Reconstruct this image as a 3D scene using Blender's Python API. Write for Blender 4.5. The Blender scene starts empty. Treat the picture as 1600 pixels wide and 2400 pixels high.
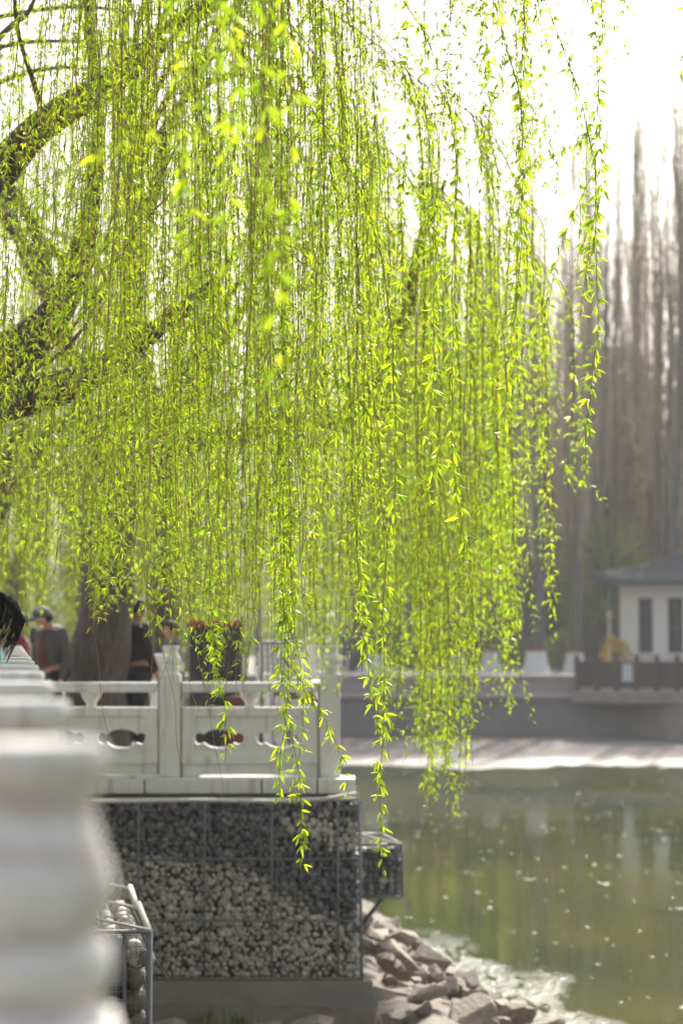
import bpy, bmesh, math, random
import numpy as np
from mathutils import Vector, Matrix

# ---------------------------------------------------------------- camera, sky, sun, exposure
SC = bpy.context.scene
COL = SC.collection
R = math.radians
FPX, HOR, CAMZ = 5666.7, 1488.0, 1.30          # focal length in photo pixels, horizon row, eye height
PITCH = math.atan((HOR - 1200) / FPX)
cd = bpy.data.cameras.new('camera'); cam = bpy.data.objects.new('camera', cd); COL.objects.link(cam)
cd.sensor_fit = 'VERTICAL'; cd.sensor_height = 36; cd.sensor_width = 24; cd.lens = 85
cd.clip_start = 0.05; cd.clip_end = 2000
cam.location = (0, 0, CAMZ); cam.rotation_euler = (math.pi / 2 + PITCH, 0, 0)
cd.dof.use_dof = True; cd.dof.focus_distance = 11.2; cd.dof.aperture_fstop = 2.7
SC.camera = cam

SUN_EL, SUN_AZ = R(42), R(13)                    # azimuth measured from +Y (view direction) towards +X
w = bpy.data.worlds.new('World'); SC.world = w; w.use_nodes = True
nt = w.node_tree; nt.nodes.clear()
sky = nt.nodes.new('ShaderNodeTexSky'); sky.sky_type = 'NISHITA'; sky.sun_disc = False
sky.sun_elevation = SUN_EL; sky.sun_rotation = SUN_AZ
sky.air_density = 1.2; sky.dust_density = 6.0; sky.ozone_density = 1.0; sky.altitude = 0
bg = nt.nodes.new('ShaderNodeBackground'); bg.inputs['Strength'].default_value = 0.15
wo = nt.nodes.new('ShaderNodeOutputWorld')
hsv = nt.nodes.new('ShaderNodeHueSaturation'); hsv.inputs['Saturation'].default_value = .45   # whitened, hazy sky
nt.links.new(sky.outputs[0], hsv.inputs['Color']); nt.links.new(hsv.outputs[0], bg.inputs[0]); nt.links.new(bg.outputs[0], wo.inputs[0])

sl = bpy.data.lights.new('sun', 'SUN'); sl.energy = 4.0; sl.angle = R(0.53); sl.color = (1.0, 0.95, 0.86)
so = bpy.data.objects.new('sun', sl); COL.objects.link(so)
sd = Vector((math.sin(SUN_AZ) * math.cos(SUN_EL), math.cos(SUN_AZ) * math.cos(SUN_EL), math.sin(SUN_EL)))
so.rotation_euler = sd.to_track_quat('Z', 'Y').to_euler(); so.location = (10, 40, 45)

vs = SC.view_settings
vs.view_transform = 'Standard'; vs.look = 'None'; vs.gamma = 1.0; vs.use_curve_mapping = False
vs.exposure = 0.88
SC.render.engine = 'CYCLES'
cy = SC.cycles
cy.use_denoising = True
try: cy.denoiser = 'OPENIMAGEDENOISE'
except Exception: pass
cy.max_bounces = 8; cy.transmission_bounces = 6; cy.transparent_max_bounces = 8
cy.diffuse_bounces = 5; cy.glossy_bounces = 3; cy.volume_bounces = 0
cy.caustics_reflective = False; cy.caustics_refractive = False
cy.sample_clamp_indirect = 6.0
cy.use_adaptive_sampling = True; cy.adaptive_threshold = 0.02

# ---------------------------------------------------------------- helpers
def P(px, py, Y):
    """photo pixel + distance along the view axis -> point"""
    u, v = (px - 800) / FPX, -(py - 1200) / FPX
    c, s = math.cos(PITCH), math.sin(PITCH)
    d = (u, c - s * v, s + c * v)
    k = Y / d[1]
    return Vector((d[0] * k, Y, CAMZ + d[2] * k))
def px_of(x, y, z): return 800 + FPX * x / y, HOR - FPX * (z - CAMZ) / y
def bal_x(y): return -0.136 * y + 0.008          # centre line of the near balustrade

def tag(o, label=None, cat=None, group=None, kind=None):
    if label: o['label'] = label
    if cat: o['category'] = cat
    if group: o['group'] = group
    if kind: o['kind'] = kind
    return o
def empty(name, loc, label, cat, group=None):
    o = bpy.data.objects.new(name, None); COL.objects.link(o); o.location = loc
    o.empty_display_size = .2
    return tag(o, label, cat, group)
def link(name, me, parent=None, loc=None):
    o = bpy.data.objects.new(name, me); COL.objects.link(o)
    if loc is not None: o.location = loc
    if parent is not None:
        o.parent = parent
        if loc is None:                         # geometry in world coordinates
            o.matrix_parent_inverse = Matrix.Translation(-WL(parent))
    return o
def WL(o):
    l = Vector(o.location)
    if o.parent is not None:
        l = l + WL(o.parent) + o.matrix_parent_inverse.translation
    return l

def mesh_np(name, V, T, mats, midx=None, smooth=True):
    V = np.asarray(V, np.float32).reshape(-1, 3); T = np.asarray(T, np.int32).reshape(-1, 3)
    me = bpy.data.meshes.new(name)
    me.vertices.add(len(V)); me.vertices.foreach_set('co', V.ravel())
    n = len(T)
    me.loops.add(n * 3); me.loops.foreach_set('vertex_index', T.ravel())
    me.polygons.add(n)
    me.polygons.foreach_set('loop_start', np.arange(0, n * 3, 3, dtype=np.int32))
    me.polygons.foreach_set('loop_total', np.full(n, 3, np.int32))
    if midx is not None: me.polygons.foreach_set('material_index', np.asarray(midx, np.int32))
    me.polygons.foreach_set('use_smooth', np.full(n, smooth, bool))
    for m in (mats if isinstance(mats, (list, tuple)) else [mats]): me.materials.append(m)
    me.update(calc_edges=True); me.validate()
    return me

class MB:
    """collects shapes into one mesh"""
    def __init__(s): s.v = []; s.f = []; s.m = []
    def add(s, vs, fs, mi=0):
        b = len(s.v); s.v += [tuple(x) for x in vs]; s.f += [tuple(i + b for i in f) for f in fs]; s.m += [mi] * len(fs)
    def box(s, x0, x1, y0, y1, z0, z1, mi=0, M=None):
        vs = [Vector(p) for p in ((x0,y0,z0),(x1,y0,z0),(x1,y1,z0),(x0,y1,z0),(x0,y0,z1),(x1,y0,z1),(x1,y1,z1),(x0,y1,z1))]
        if M is not None: vs = [M @ p for p in vs]
        s.add(vs, [(0,3,2,1),(4,5,6,7),(0,1,5,4),(1,2,6,5),(2,3,7,6),(3,0,4,7)], mi); return s
    def tube(s, pts, rad, n=6, mi=0, cap=True):
        pts = [Vector(p) for p in pts]
        if not isinstance(rad, (list, tuple, np.ndarray)): rad = [rad] * len(pts)
        vs, fs = [], []
        u = None
        for i, p in enumerate(pts):
            t = (pts[min(i+1, len(pts)-1)] - pts[max(i-1, 0)]).normalized()
            if u is None:
                a = Vector((0,0,1)) if abs(t.z) < .9 else Vector((1,0,0))
                u = t.cross(a).normalized()
            u = (u - t * u.dot(t)).normalized(); v = t.cross(u)
            for k in range(n):
                a = 2*math.pi*k/n
                vs.append(p + (u*math.cos(a) + v*math.sin(a)) * rad[i])
        for i in range(len(pts)-1):
            for k in range(n):
                k2 = (k+1) % n
                fs.append((i*n+k, i*n+k2, (i+1)*n+k2, (i+1)*n+k))
        if cap:
            fs.append(tuple(range(n-1, -1, -1))); fs.append(tuple(range((len(pts)-1)*n, len(pts)*n)))
        s.add(vs, fs, mi); return s
    def lathe(s, prof, c=(0,0,0), n=24, mi=0):
        vs, fs = [], []
        for r, z in prof:
            for k in range(n):
                a = 2*math.pi*k/n
                vs.append((c[0]+r*math.cos(a), c[1]+r*math.sin(a), c[2]+z))
        for i in range(len(prof)-1):
            for k in range(n):
                k2 = (k+1) % n
                fs.append((i*n+k, i*n+k2, (i+1)*n+k2, (i+1)*n+k))
        fs.append(tuple(range(n-1,-1,-1))); fs.append(tuple(range((len(prof)-1)*n, len(prof)*n)))
        s.add(vs, fs, mi); return s
    def prism(s, poly, z0, z1, mi=0):
        n = len(poly)
        vs = [(x,y,z0) for x,y in poly] + [(x,y,z1) for x,y in poly]
        fs = [tuple(range(n-1,-1,-1)), tuple(range(n,2*n))] + [(i,(i+1)%n,n+(i+1)%n,n+i) for i in range(n)]
        s.add(vs, fs, mi); return s
    def mesh(s, name, mats, smooth=False, bevel=0, auto=None):
        me = bpy.data.meshes.new(name); me.from_pydata(s.v, [], s.f)
        for m in (mats if isinstance(mats, (list, tuple)) else [mats]): me.materials.append(m)
        me.polygons.foreach_set('material_index', s.m)
        if bevel:
            bm = bmesh.new(); bm.from_mesh(me)
            es = [e for e in bm.edges if len(e.link_faces) == 2 and e.calc_face_angle(0) > .5]
            bmesh.ops.bevel(bm, geom=es, offset=bevel, segments=2, affect='EDGES', profile=.6, clamp_overlap=True)
            bm.to_mesh(me); bm.free()
        bm = bmesh.new(); bm.from_mesh(me); bmesh.ops.recalc_face_normals(bm, faces=bm.faces); bm.to_mesh(me); bm.free()
        if smooth: me.polygons.foreach_set('use_smooth', [True]*len(me.polygons))
        if auto is not None:
            me.polygons.foreach_set('use_smooth', [True]*len(me.polygons))
            bm = bmesh.new(); bm.from_mesh(me)
            for e in bm.edges:
                if len(e.link_faces) == 2: e.smooth = e.calc_face_angle(0) < auto
            bm.to_mesh(me); bm.free()
        me.update(); return me
    def build(s, name, mats, parent=None, loc=None, **k):
        return link(name, s.mesh(name, mats, **k), parent, loc)

def curve_plate(name, loops, depth, mat, bevel=0.0):
    """flat plate in local XZ with holes, thickness along Y"""
    cu = bpy.data.curves.new(name, 'CURVE'); cu.dimensions = '2D'; cu.fill_mode = 'BOTH'
    cu.extrude = depth/2 - bevel; cu.bevel_depth = bevel; cu.bevel_resolution = 1
    for lp in loops:
        sp = cu.splines.new('POLY'); sp.points.add(len(lp)-1)
        for i, (x, z) in enumerate(lp): sp.points[i].co = (x, z, 0, 1)
        sp.use_cyclic_u = True
    o = bpy.data.objects.new('tmp', cu); COL.objects.link(o)
    dg = bpy.context.evaluated_depsgraph_get()
    me = bpy.data.meshes.new_from_object(o.evaluated_get(dg))
    bpy.data.objects.remove(o); bpy.data.curves.remove(cu)
    me.transform(Matrix.Rotation(math.pi/2, 4, 'X'))
    me.materials.clear(); me.materials.append(mat)
    return me

# ---------------------------------------------------------------- materials
def mat(name, c1, c2=None, rough=.6, scale=8, stretch=(1,1,1), detail=6, bump=0, bscale=None, rnd=0, isl=0, metal=0,
        spec=.5, stain=None, coat=0):
    m = bpy.data.materials.new(name); m.use_nodes = True
    n = m.node_tree.nodes; l = m.node_tree.links
    b = n['Principled BSDF']; b.inputs['Roughness'].default_value = rough; b.inputs['Metallic'].default_value = metal
    b.inputs['Specular IOR Level'].default_value = spec
    tc = n.new('ShaderNodeTexCoord'); mp = n.new('ShaderNodeMapping'); mp.inputs['Scale'].default_value = stretch
    l.new(tc.outputs['Object'], mp.inputs[0])
    nz = n.new('ShaderNodeTexNoise'); nz.inputs['Scale'].default_value = scale; nz.inputs['Detail'].default_value = detail
    nz.inputs['Roughness'].default_value = .6
    l.new(mp.outputs[0], nz.inputs[0])
    cr = n.new('ShaderNodeValToRGB'); cr.color_ramp.elements[0].position = .3; cr.color_ramp.elements[1].position = .7
    c2 = c2 or tuple(x*.7 for x in c1)
    cr.color_ramp.elements[0].color = (*c2, 1); cr.color_ramp.elements[1].color = (*c1, 1)
    l.new(nz.outputs[0], cr.inputs[0]); out = cr.outputs[0]
    if stain:
        col, sscale, sstr, lo, hi = stain
        m2 = n.new('ShaderNodeMapping'); m2.inputs['Scale'].default_value = sstr; l.new(tc.outputs['Object'], m2.inputs[0])
        oi = n.new('ShaderNodeObjectInfo'); l.new(oi.outputs['Location'], m2.inputs['Location'])
        n2 = n.new('ShaderNodeTexNoise'); n2.inputs['Scale'].default_value = sscale; n2.inputs['Detail'].default_value = 5
        l.new(m2.outputs[0], n2.inputs[0])
        mr = n.new('ShaderNodeMapRange'); mr.inputs['From Min'].default_value = lo; mr.inputs['From Max'].default_value = hi
        l.new(n2.outputs[0], mr.inputs[0])
        mx = n.new('ShaderNodeMix'); mx.data_type = 'RGBA'; l.new(mr.outputs[0], mx.inputs['Factor'])
        l.new(out, mx.inputs['A']); mx.inputs['B'].default_value = (*col, 1); out = mx.outputs['Result']
    if rnd or isl:
        hs = n.new('ShaderNodeHueSaturation'); l.new(out, hs.inputs['Color'])
        src = n.new('ShaderNodeObjectInfo').outputs['Random'] if rnd else n.new('ShaderNodeNewGeometry').outputs['Random Per Island']
        k = rnd or isl
        mr = n.new('ShaderNodeMapRange'); mr.inputs['To Min'].default_value = 1-k; mr.inputs['To Max'].default_value = 1+k
        l.new(src, mr.inputs[0]); l.new(mr.outputs[0], hs.inputs['Value']); out = hs.outputs[0]
    l.new(out, b.inputs['Base Color'])
    if bump:
        nb = n.new('ShaderNodeTexNoise'); nb.inputs['Scale'].default_value = bscale or scale*4; nb.inputs['Detail'].default_value = 8
        l.new(mp.outputs[0], nb.inputs[0])
        bp = n.new('ShaderNodeBump'); bp.inputs['Strength'].default_value = bump; bp.inputs['Distance'].default_value = .02
        l.new(nb.outputs[0], bp.inputs['Height']); l.new(bp.outputs[0], b.inputs['Normal'])
    return m

def leaf_mat(name, refl, trans, var=.25, rough=.38, tw=.55):
    m = bpy.data.materials.new(name); m.use_nodes = True
    n = m.node_tree.nodes; l = m.node_tree.links
    b = n['Principled BSDF']; b.inputs['Roughness'].default_value = rough
    b.inputs['Specular IOR Level'].default_value = .5
    g = n.new('ShaderNodeNewGeometry'); oi = n.new('ShaderNodeObjectInfo')
    ad = n.new('ShaderNodeMath'); ad.operation = 'ADD'; l.new(g.outputs['Random Per Island'], ad.inputs[0]); l.new(oi.outputs['Random'], ad.inputs[1])
    fr = n.new('ShaderNodeMath'); fr.operation = 'FRACT'; l.new(ad.outputs[0], fr.inputs[0])
    def chain(col, hv):
        h = n.new('ShaderNodeHueSaturation'); h.inputs['Color'].default_value = (*col, 1)
        mr = n.new('ShaderNodeMapRange'); mr.inputs['To Min'].default_value = 1-var; mr.inputs['To Max'].default_value = 1+var
        l.new(fr.outputs[0], mr.inputs[0]); l.new(mr.outputs[0], h.inputs['Value'])
        m2 = n.new('ShaderNodeMapRange'); m2.inputs['To Min'].default_value = .5+hv; m2.inputs['To Max'].default_value = .5-hv*.6
        l.new(fr.outputs[0], m2.inputs[0]); l.new(m2.outputs[0], h.inputs['Hue'])
        return h.outputs[0]
    l.new(chain(refl, .025), b.inputs['Base Color'])
    t = n.new('ShaderNodeBsdfTranslucent'); l.new(chain(trans, .035), t.inputs[0])
    mx = n.new('ShaderNodeMixShader'); mx.inputs[0].default_value = tw
    l.new(b.outputs[0], mx.inputs[1]); l.new(t.outputs[0], mx.inputs[2])
    l.new(mx.outputs[0], n['Material Output'].inputs[0])
    return m

M = {}
M['marble'] = mat('white_marble', (.70,.69,.67), (.60,.59,.57), .55, 6, bump=.12, bscale=40, stain=((.30,.21,.16), 3.0, (3.5,3.5,.35), .50, .72))
M['marble_far'] = mat('white_marble_far', (.72,.71,.69), (.64,.63,.60), .55, 5, bump=.08, bscale=40, stain=((.42,.35,.27), 2.4, (5,5,.6), .52, .76))
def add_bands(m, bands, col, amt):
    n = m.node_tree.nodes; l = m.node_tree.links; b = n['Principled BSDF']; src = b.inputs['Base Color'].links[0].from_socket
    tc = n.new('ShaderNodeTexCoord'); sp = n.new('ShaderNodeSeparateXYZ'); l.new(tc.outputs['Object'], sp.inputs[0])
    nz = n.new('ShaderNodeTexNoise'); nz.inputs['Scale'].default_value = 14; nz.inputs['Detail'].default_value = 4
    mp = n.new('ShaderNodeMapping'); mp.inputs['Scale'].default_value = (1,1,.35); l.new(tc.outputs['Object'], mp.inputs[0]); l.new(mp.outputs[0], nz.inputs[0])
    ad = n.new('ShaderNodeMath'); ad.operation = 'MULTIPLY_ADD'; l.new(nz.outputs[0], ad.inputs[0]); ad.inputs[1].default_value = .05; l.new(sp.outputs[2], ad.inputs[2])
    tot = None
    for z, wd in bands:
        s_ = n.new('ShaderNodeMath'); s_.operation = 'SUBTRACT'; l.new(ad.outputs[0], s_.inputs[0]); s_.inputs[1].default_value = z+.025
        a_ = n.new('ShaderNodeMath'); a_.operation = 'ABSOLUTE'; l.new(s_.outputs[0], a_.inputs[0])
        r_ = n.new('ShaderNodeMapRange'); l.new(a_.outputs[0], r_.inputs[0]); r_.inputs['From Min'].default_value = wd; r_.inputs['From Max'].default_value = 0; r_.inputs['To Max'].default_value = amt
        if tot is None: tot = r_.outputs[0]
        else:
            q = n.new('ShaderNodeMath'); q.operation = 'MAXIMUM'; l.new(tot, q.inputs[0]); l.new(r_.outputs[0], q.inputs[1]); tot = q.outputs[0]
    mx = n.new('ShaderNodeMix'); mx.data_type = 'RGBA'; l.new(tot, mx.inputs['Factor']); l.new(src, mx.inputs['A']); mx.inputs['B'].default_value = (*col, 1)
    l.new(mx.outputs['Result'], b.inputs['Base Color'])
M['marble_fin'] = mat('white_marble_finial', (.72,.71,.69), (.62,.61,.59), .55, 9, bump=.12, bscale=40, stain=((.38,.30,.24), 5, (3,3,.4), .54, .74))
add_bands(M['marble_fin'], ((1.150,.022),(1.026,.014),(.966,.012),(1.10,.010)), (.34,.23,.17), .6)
M['steel'] = mat('galvanised_bar', (.21,.215,.235), (.15,.15,.165), .5, 20, metal=.3)
M['pale_bar'] = mat('pale_bar', (.62,.60,.54), (.45,.42,.37), .6, 25)
M['rust'] = mat('rusty_bar', (.22,.15,.11), (.14,.10,.08), .8, 20)
M['stone_brown'] = mat('brown_cobble', (.17,.14,.115), (.10,.085,.075), .65, 9, rnd=.45, bump=.25)
M['joint'] = mat('brown_joint', (.26,.19,.12), (.15,.11,.07), .85, 20, stretch=(1,1,.3))
M['stone_dark'] = mat('dark_pebble', (.22,.22,.23), (.11,.11,.12), .6, 14, rnd=.5, bump=.2)
M['stone_dark_i'] = mat('dark_pebble_mass', (.22,.22,.23), (.11,.11,.12), .6, 14, isl=.5, bump=.2)
M['stone_pale'] = mat('pale_pebble', (.60,.57,.52), (.42,.39,.34), .6, 12, rnd=.28, bump=.2)
M['stone_pale_i'] = mat('pale_pebble_mass', (.60,.57,.52), (.42,.39,.34), .6, 12, isl=.28, bump=.2)
M['fill'] = mat('gap_shade', (.035,.032,.028), None, .9, 6)  # near-black backing: shade in the gaps between stones, put into the colour
M['concrete'] = mat('concrete', (.26,.245,.22), (.19,.18,.165), .85, 3, bump=.25, bscale=30)
M['rock'] = mat('tan_rock', (.34,.285,.22), (.17,.145,.115), .8, 2.5, bump=.8, bscale=9, rnd=.3)
M['paving'] = mat('paving', (.30,.265,.235), (.22,.195,.17), .8, 1.5, bump=.1)
M['mud'] = mat('mud', (.20,.175,.16), (.075,.065,.06), .85, 1.3, stretch=(.35,1.6,1), bump=.9, bscale=6, spec=.15)
M['bank'] = mat('bank_earth', (.20,.165,.13), (.11,.09,.07), .85, 4, bump=.6, bscale=12)
M['bark'] = mat('willow_bark', (.125,.098,.08), (.035,.027,.022), .9, 9, stretch=(3,3,.45), bump=1.0, bscale=16)
M['bark_grey'] = mat('grey_bark', (.16,.15,.145), (.09,.085,.08), .9, 6, stretch=(2,2,.3), bump=.6)
M['twig'] = mat('willow_twig', (.34,.19,.05), (.20,.10,.03), .5, 6, rnd=.25)
M['twig_dark'] = mat('willow_branchlet', (.10,.075,.04), (.06,.045,.03), .7, 6)
M['poplar_twig'] = mat('poplar_twig', (.46,.385,.28), (.31,.26,.19), .9, .6, rnd=.2)
M['poplar_bud'] = leaf_mat('poplar_catkin', (.42,.35,.18), (.50,.42,.18), var=.35, rough=.8, tw=.5)
M['leaf'] = leaf_mat('willow_leaf', (.175,.285,.026), (.56,.72,.014), var=.40, tw=.57)
M['leaf_b'] = leaf_mat('willow_leaf_soft', (.175,.285,.026), (.56,.73,.014), var=.35, tw=.57)
M['leaf_far'] = leaf_mat('willow_leaf_far', (.17,.22,.035), (.36,.42,.03))
M['grass'] = leaf_mat('grass', (.08,.15,.03), (.12,.22,.02))
M['bush'] = leaf_mat('bush_leaf', (.12,.17,.05), (.25,.30,.05))
M['forsythia'] = leaf_mat('yellow_flower', (.65,.45,.02), (.65,.45,.02), var=.15)
M['white_wash'] = mat('whitewash', (.72,.72,.71), (.6,.6,.6), .8, 3)
M['red_band'] = mat('red_band', (.35,.06,.05), None, .8, 3)
M['plaster'] = mat('white_plaster', (.82,.82,.82), (.77,.77,.77), .8, 2)
M['window'] = mat('window_frame', (.035,.04,.05), None, .5, 3)
M['pane'] = mat('window_pane', (.03,.035,.045), None, .12, 2)
M['curtain'] = mat('window_curtain', (.16,.09,.08), None, .8, 2)
M['roof'] = mat('grey_roof_tile', (.055,.06,.075), (.035,.04,.05), .55, 6, bump=.3)
M['pinkwall'] = mat('pink_stone', (.34,.285,.275), (.29,.24,.235), .8, 1.5, stretch=(1,1,5), bump=.1)
M['ledge'] = mat('ledge_stone', (.45,.42,.39), (.36,.33,.31), .8, 2)
M['greywall'] = mat('grey_wall', (.22,.21,.20), (.15,.145,.14), .85, .7, bump=.3)
M['stone_base'] = mat('stone_base', (.30,.27,.225), (.20,.18,.15), .85, 1.2, bump=.5)
M['wood'] = mat('dark_fence_wood', (.075,.045,.038), (.05,.032,.028), .7, 4, rnd=.2)
M['skin'] = mat('skin', (.46,.25,.16), (.42,.22,.14), .55, 5)
M['hair'] = mat('black_hair', (.012,.011,.011), (.006,.006,.006), .65, 30, stretch=(4,4,.5), spec=.2)
M['black_cloth'] = mat('black_cloth', (.018,.018,.022), (.012,.012,.014), .85, 12, bump=.2)
M['grey_cloth'] = mat('grey_olive_cloth', (.085,.083,.07), (.06,.06,.05), .9, 12, bump=.2)
M['maroon'] = mat('maroon_cloth', (.115,.032,.036), (.085,.022,.026), .85, 12, bump=.2)
M['brown_cloth'] = mat('brown_cloth', (.12,.065,.06), (.09,.05,.045), .85, 12, bump=.2)
M['crimson'] = mat('crimson_cloth', (.19,.012,.035), (.14,.01,.03), .8, 12)
M['teal'] = mat('teal_cloth', (.10,.55,.45), (.07,.45,.36), .7, 20, stretch=(6,6,1))
M['white_cloth'] = mat('white_cloth', (.75,.75,.75), None, .8, 10)
M['blue_cloth'] = mat('blue_cloth', (.08,.12,.22), (.06,.09,.16), .85, 10)
M['cap_cloth'] = mat('cap_cloth', (.10,.10,.12), (.07,.07,.085), .8, 20)
M['pale_collar_lit_top'] = mat('pale_collar_lit_top', (.42,.38,.37), (.36,.33,.32), .8, 10)  # collar cloth; also paints the sunlit shoulder tops of the capped man
M['eye'] = mat('eye', (.02,.015,.01), None, .2, 3)
M['black_plastic'] = mat('black_plastic', (.016,.016,.018), None, .55, 30, bump=.1)
M['red_cloth'] = mat('red_cloth', (.30,.03,.045), (.22,.02,.03), .8, 12)
M['chrome'] = mat('grey_metal', (.20,.20,.21), (.14,.14,.15), .5, 9, metal=.3)
M['litter'] = mat('dry_leaf', (.36,.15,.05), (.24,.10,.04), .8, 20, isl=.3)
M['straw'] = mat('dry_straw', (.55,.44,.28), (.42,.33,.2), .8, 20, isl=.2)
M['globe'] = mat('lamp_globe', (.75,.62,.55), None, .4, 3)
M['teal_metal'] = mat('teal_metal', (.10,.28,.25), None, .5, 3)
M['paper'] = mat('notice_white', (.62,.63,.66), (.45,.47,.52), .7, 9)

# water: olive, glossy, rippled; patches of finer ruffles
def water_mat():
    m = bpy.data.materials.new('pond_water'); m.use_nodes = True
    n = m.node_tree.nodes; l = m.node_tree.links; b = n['Principled BSDF']
    b.inputs['IOR'].default_value = 1.33; b.inputs['Roughness'].default_value = .07
    tc = n.new('ShaderNodeTexCoord')
    def noise(sc, st, det=3, rough=.5):
        mp = n.new('ShaderNodeMapping'); mp.inputs['Scale'].default_value = st; l.new(tc.outputs['Object'], mp.inputs[0])
        z = n.new('ShaderNodeTexNoise'); z.inputs['Scale'].default_value = sc; z.inputs['Detail'].default_value = det
        z.inputs['Roughness'].default_value = rough; l.new(mp.outputs[0], z.inputs[0]); return z.outputs[0]
    cr = n.new('ShaderNodeValToRGB'); cr.color_ramp.elements[0].color = (.034,.046,.012,1); cr.color_ramp.elements[1].color = (.085,.088,.020,1)
    cr.color_ramp.elements[0].position = .38; cr.color_ramp.elements[1].position = .68
    l.new(noise(.35, (1,.5,1), 4), cr.inputs[0]); l.new(cr.outputs[0], b.inputs['Base Color'])
    patch = n.new('ShaderNodeMapRange'); patch.inputs['From Min'].default_value = .47; patch.inputs['From Max'].default_value = .62
    l.new(noise(.28, (1,.45,1), 3), patch.inputs[0])
    big = noise(1.1, (1,.30,1), 2); small = noise(13, (1,.55,1), 3, .6)
    b1 = n.new('ShaderNodeBump'); b1.inputs['Strength'].default_value = .10; b1.inputs['Distance'].default_value = .05
    l.new(big, b1.inputs['Height'])
    # ruffled shallows along the rocky shore
    sp = n.new('ShaderNodeSeparateXYZ'); l.new(tc.outputs['Object'], sp.inputs[0])
    li = n.new('ShaderNodeMath'); li.operation = 'MULTIPLY_ADD'; l.new(sp.outputs[1], li.inputs[0]); li.inputs[1].default_value = .16; li.inputs[2].default_value = -5.75
    ds = n.new('ShaderNodeMath'); ds.operation = 'ADD'; l.new(sp.outputs[0], ds.inputs[0]); l.new(li.outputs[0], ds.inputs[1])
    ab = n.new('ShaderNodeMath'); ab.operation = 'ABSOLUTE'; l.new(ds.outputs[0], ab.inputs[0])
    nz_ = noise(1.3, (1,.4,1), 3); wd_ = n.new('ShaderNodeMath'); wd_.operation = 'MULTIPLY_ADD'; l.new(nz_, wd_.inputs[0]); wd_.inputs[1].default_value = -2.35; l.new(ab.outputs[0], wd_.inputs[2])
    sh = n.new('ShaderNodeMapRange'); l.new(wd_.outputs[0], sh.inputs[0]); sh.inputs['From Min'].default_value = -.45; sh.inputs['From Max'].default_value = -.95
    yl = n.new('ShaderNodeMapRange'); l.new(sp.outputs[1], yl.inputs[0]); yl.inputs['From Min'].default_value = 31; yl.inputs['From Max'].default_value = 28
    sh2 = n.new('ShaderNodeMath'); sh2.operation = 'MULTIPLY'; l.new(sh.outputs[0], sh2.inputs[0]); l.new(yl.outputs[0], sh2.inputs[1])
    br = n.new('ShaderNodeMapRange'); l.new(noise(5, (1,.22,1), 3, .6), br.inputs[0]); br.inputs['From Min'].default_value = .38; br.inputs['From Max'].default_value = .47
    sh3 = n.new('ShaderNodeMath'); sh3.operation = 'MULTIPLY'; l.new(sh2.outputs[0], sh3.inputs[0]); l.new(br.outputs[0], sh3.inputs[1]); sh2 = sh3
    # isolated cat's-paws
    cp = n.new('ShaderNodeMapRange'); l.new(noise(6.5, (1,.28,1), 2, .5), cp.inputs[0]); cp.inputs['From Min'].default_value = .692; cp.inputs['From Max'].default_value = .71
    mxx = n.new('ShaderNodeMath'); mxx.operation = 'MAXIMUM'; l.new(sh2.outputs[0], mxx.inputs[0]); l.new(cp.outputs[0], mxx.inputs[1])
    pm = n.new('ShaderNodeMath'); pm.operation = 'MULTIPLY_ADD'; l.new(patch.outputs[0], pm.inputs[0]); pm.inputs[1].default_value = .035; pm.inputs[2].default_value = .008
    mu = n.new('ShaderNodeMath'); mu.operation = 'MAXIMUM'; l.new(pm.outputs[0], mu.inputs[0]); l.new(mxx.outputs[0], mu.inputs[1])
    rg_ = n.new('ShaderNodeMath'); rg_.operation = 'MULTIPLY_ADD'; l.new(mxx.outputs[0], rg_.inputs[0]); rg_.inputs[1].default_value = .22; rg_.inputs[2].default_value = .025
    l.new(rg_.outputs[0], b.inputs['Roughness'])
    b2 = n.new('ShaderNodeBump'); b2.inputs['Distance'].default_value = .055; l.new(mu.outputs[0], b2.inputs['Strength'])
    l.new(small, b2.inputs['Height']); l.new(b1.outputs[0], b2.inputs['Normal']); l.new(b2.outputs[0], b.inputs['Normal'])
    return m
M['water'] = water_mat()

# ---------------------------------------------------------------- setting
ZW = -2.36
def sheet(name, poly, z, m, kind='structure'):
    me = bpy.data.meshes.new(name); me.from_pydata([(x, y, z) for x, y in poly], [], [tuple(range(len(poly)))]); me.materials.append(m)
    me.update(); return tag(link(name, me), kind=kind)
sheet('water', [(-30,-30),(220,-30),(220,70),(60,70),(-30,70)], ZW, M['water'])
edge = lambda y: -.136*y + 3.05
poly = [(-220,-30),(bal_x(-30)+.098,-30),(bal_x(22.05)+.098,22.05),(.10,22.05),(edge(83),83),(-220,83)]
t = MB().prism(poly, -4, -.012).build('terrace', M['paving']); tag(t, kind='structure')
t = MB().prism([(-220,83.2),(220,83.2),(220,260),(-220,260)], -4, -.06).build('far_ground', M['bank']); tag(t, kind='structure')
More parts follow.
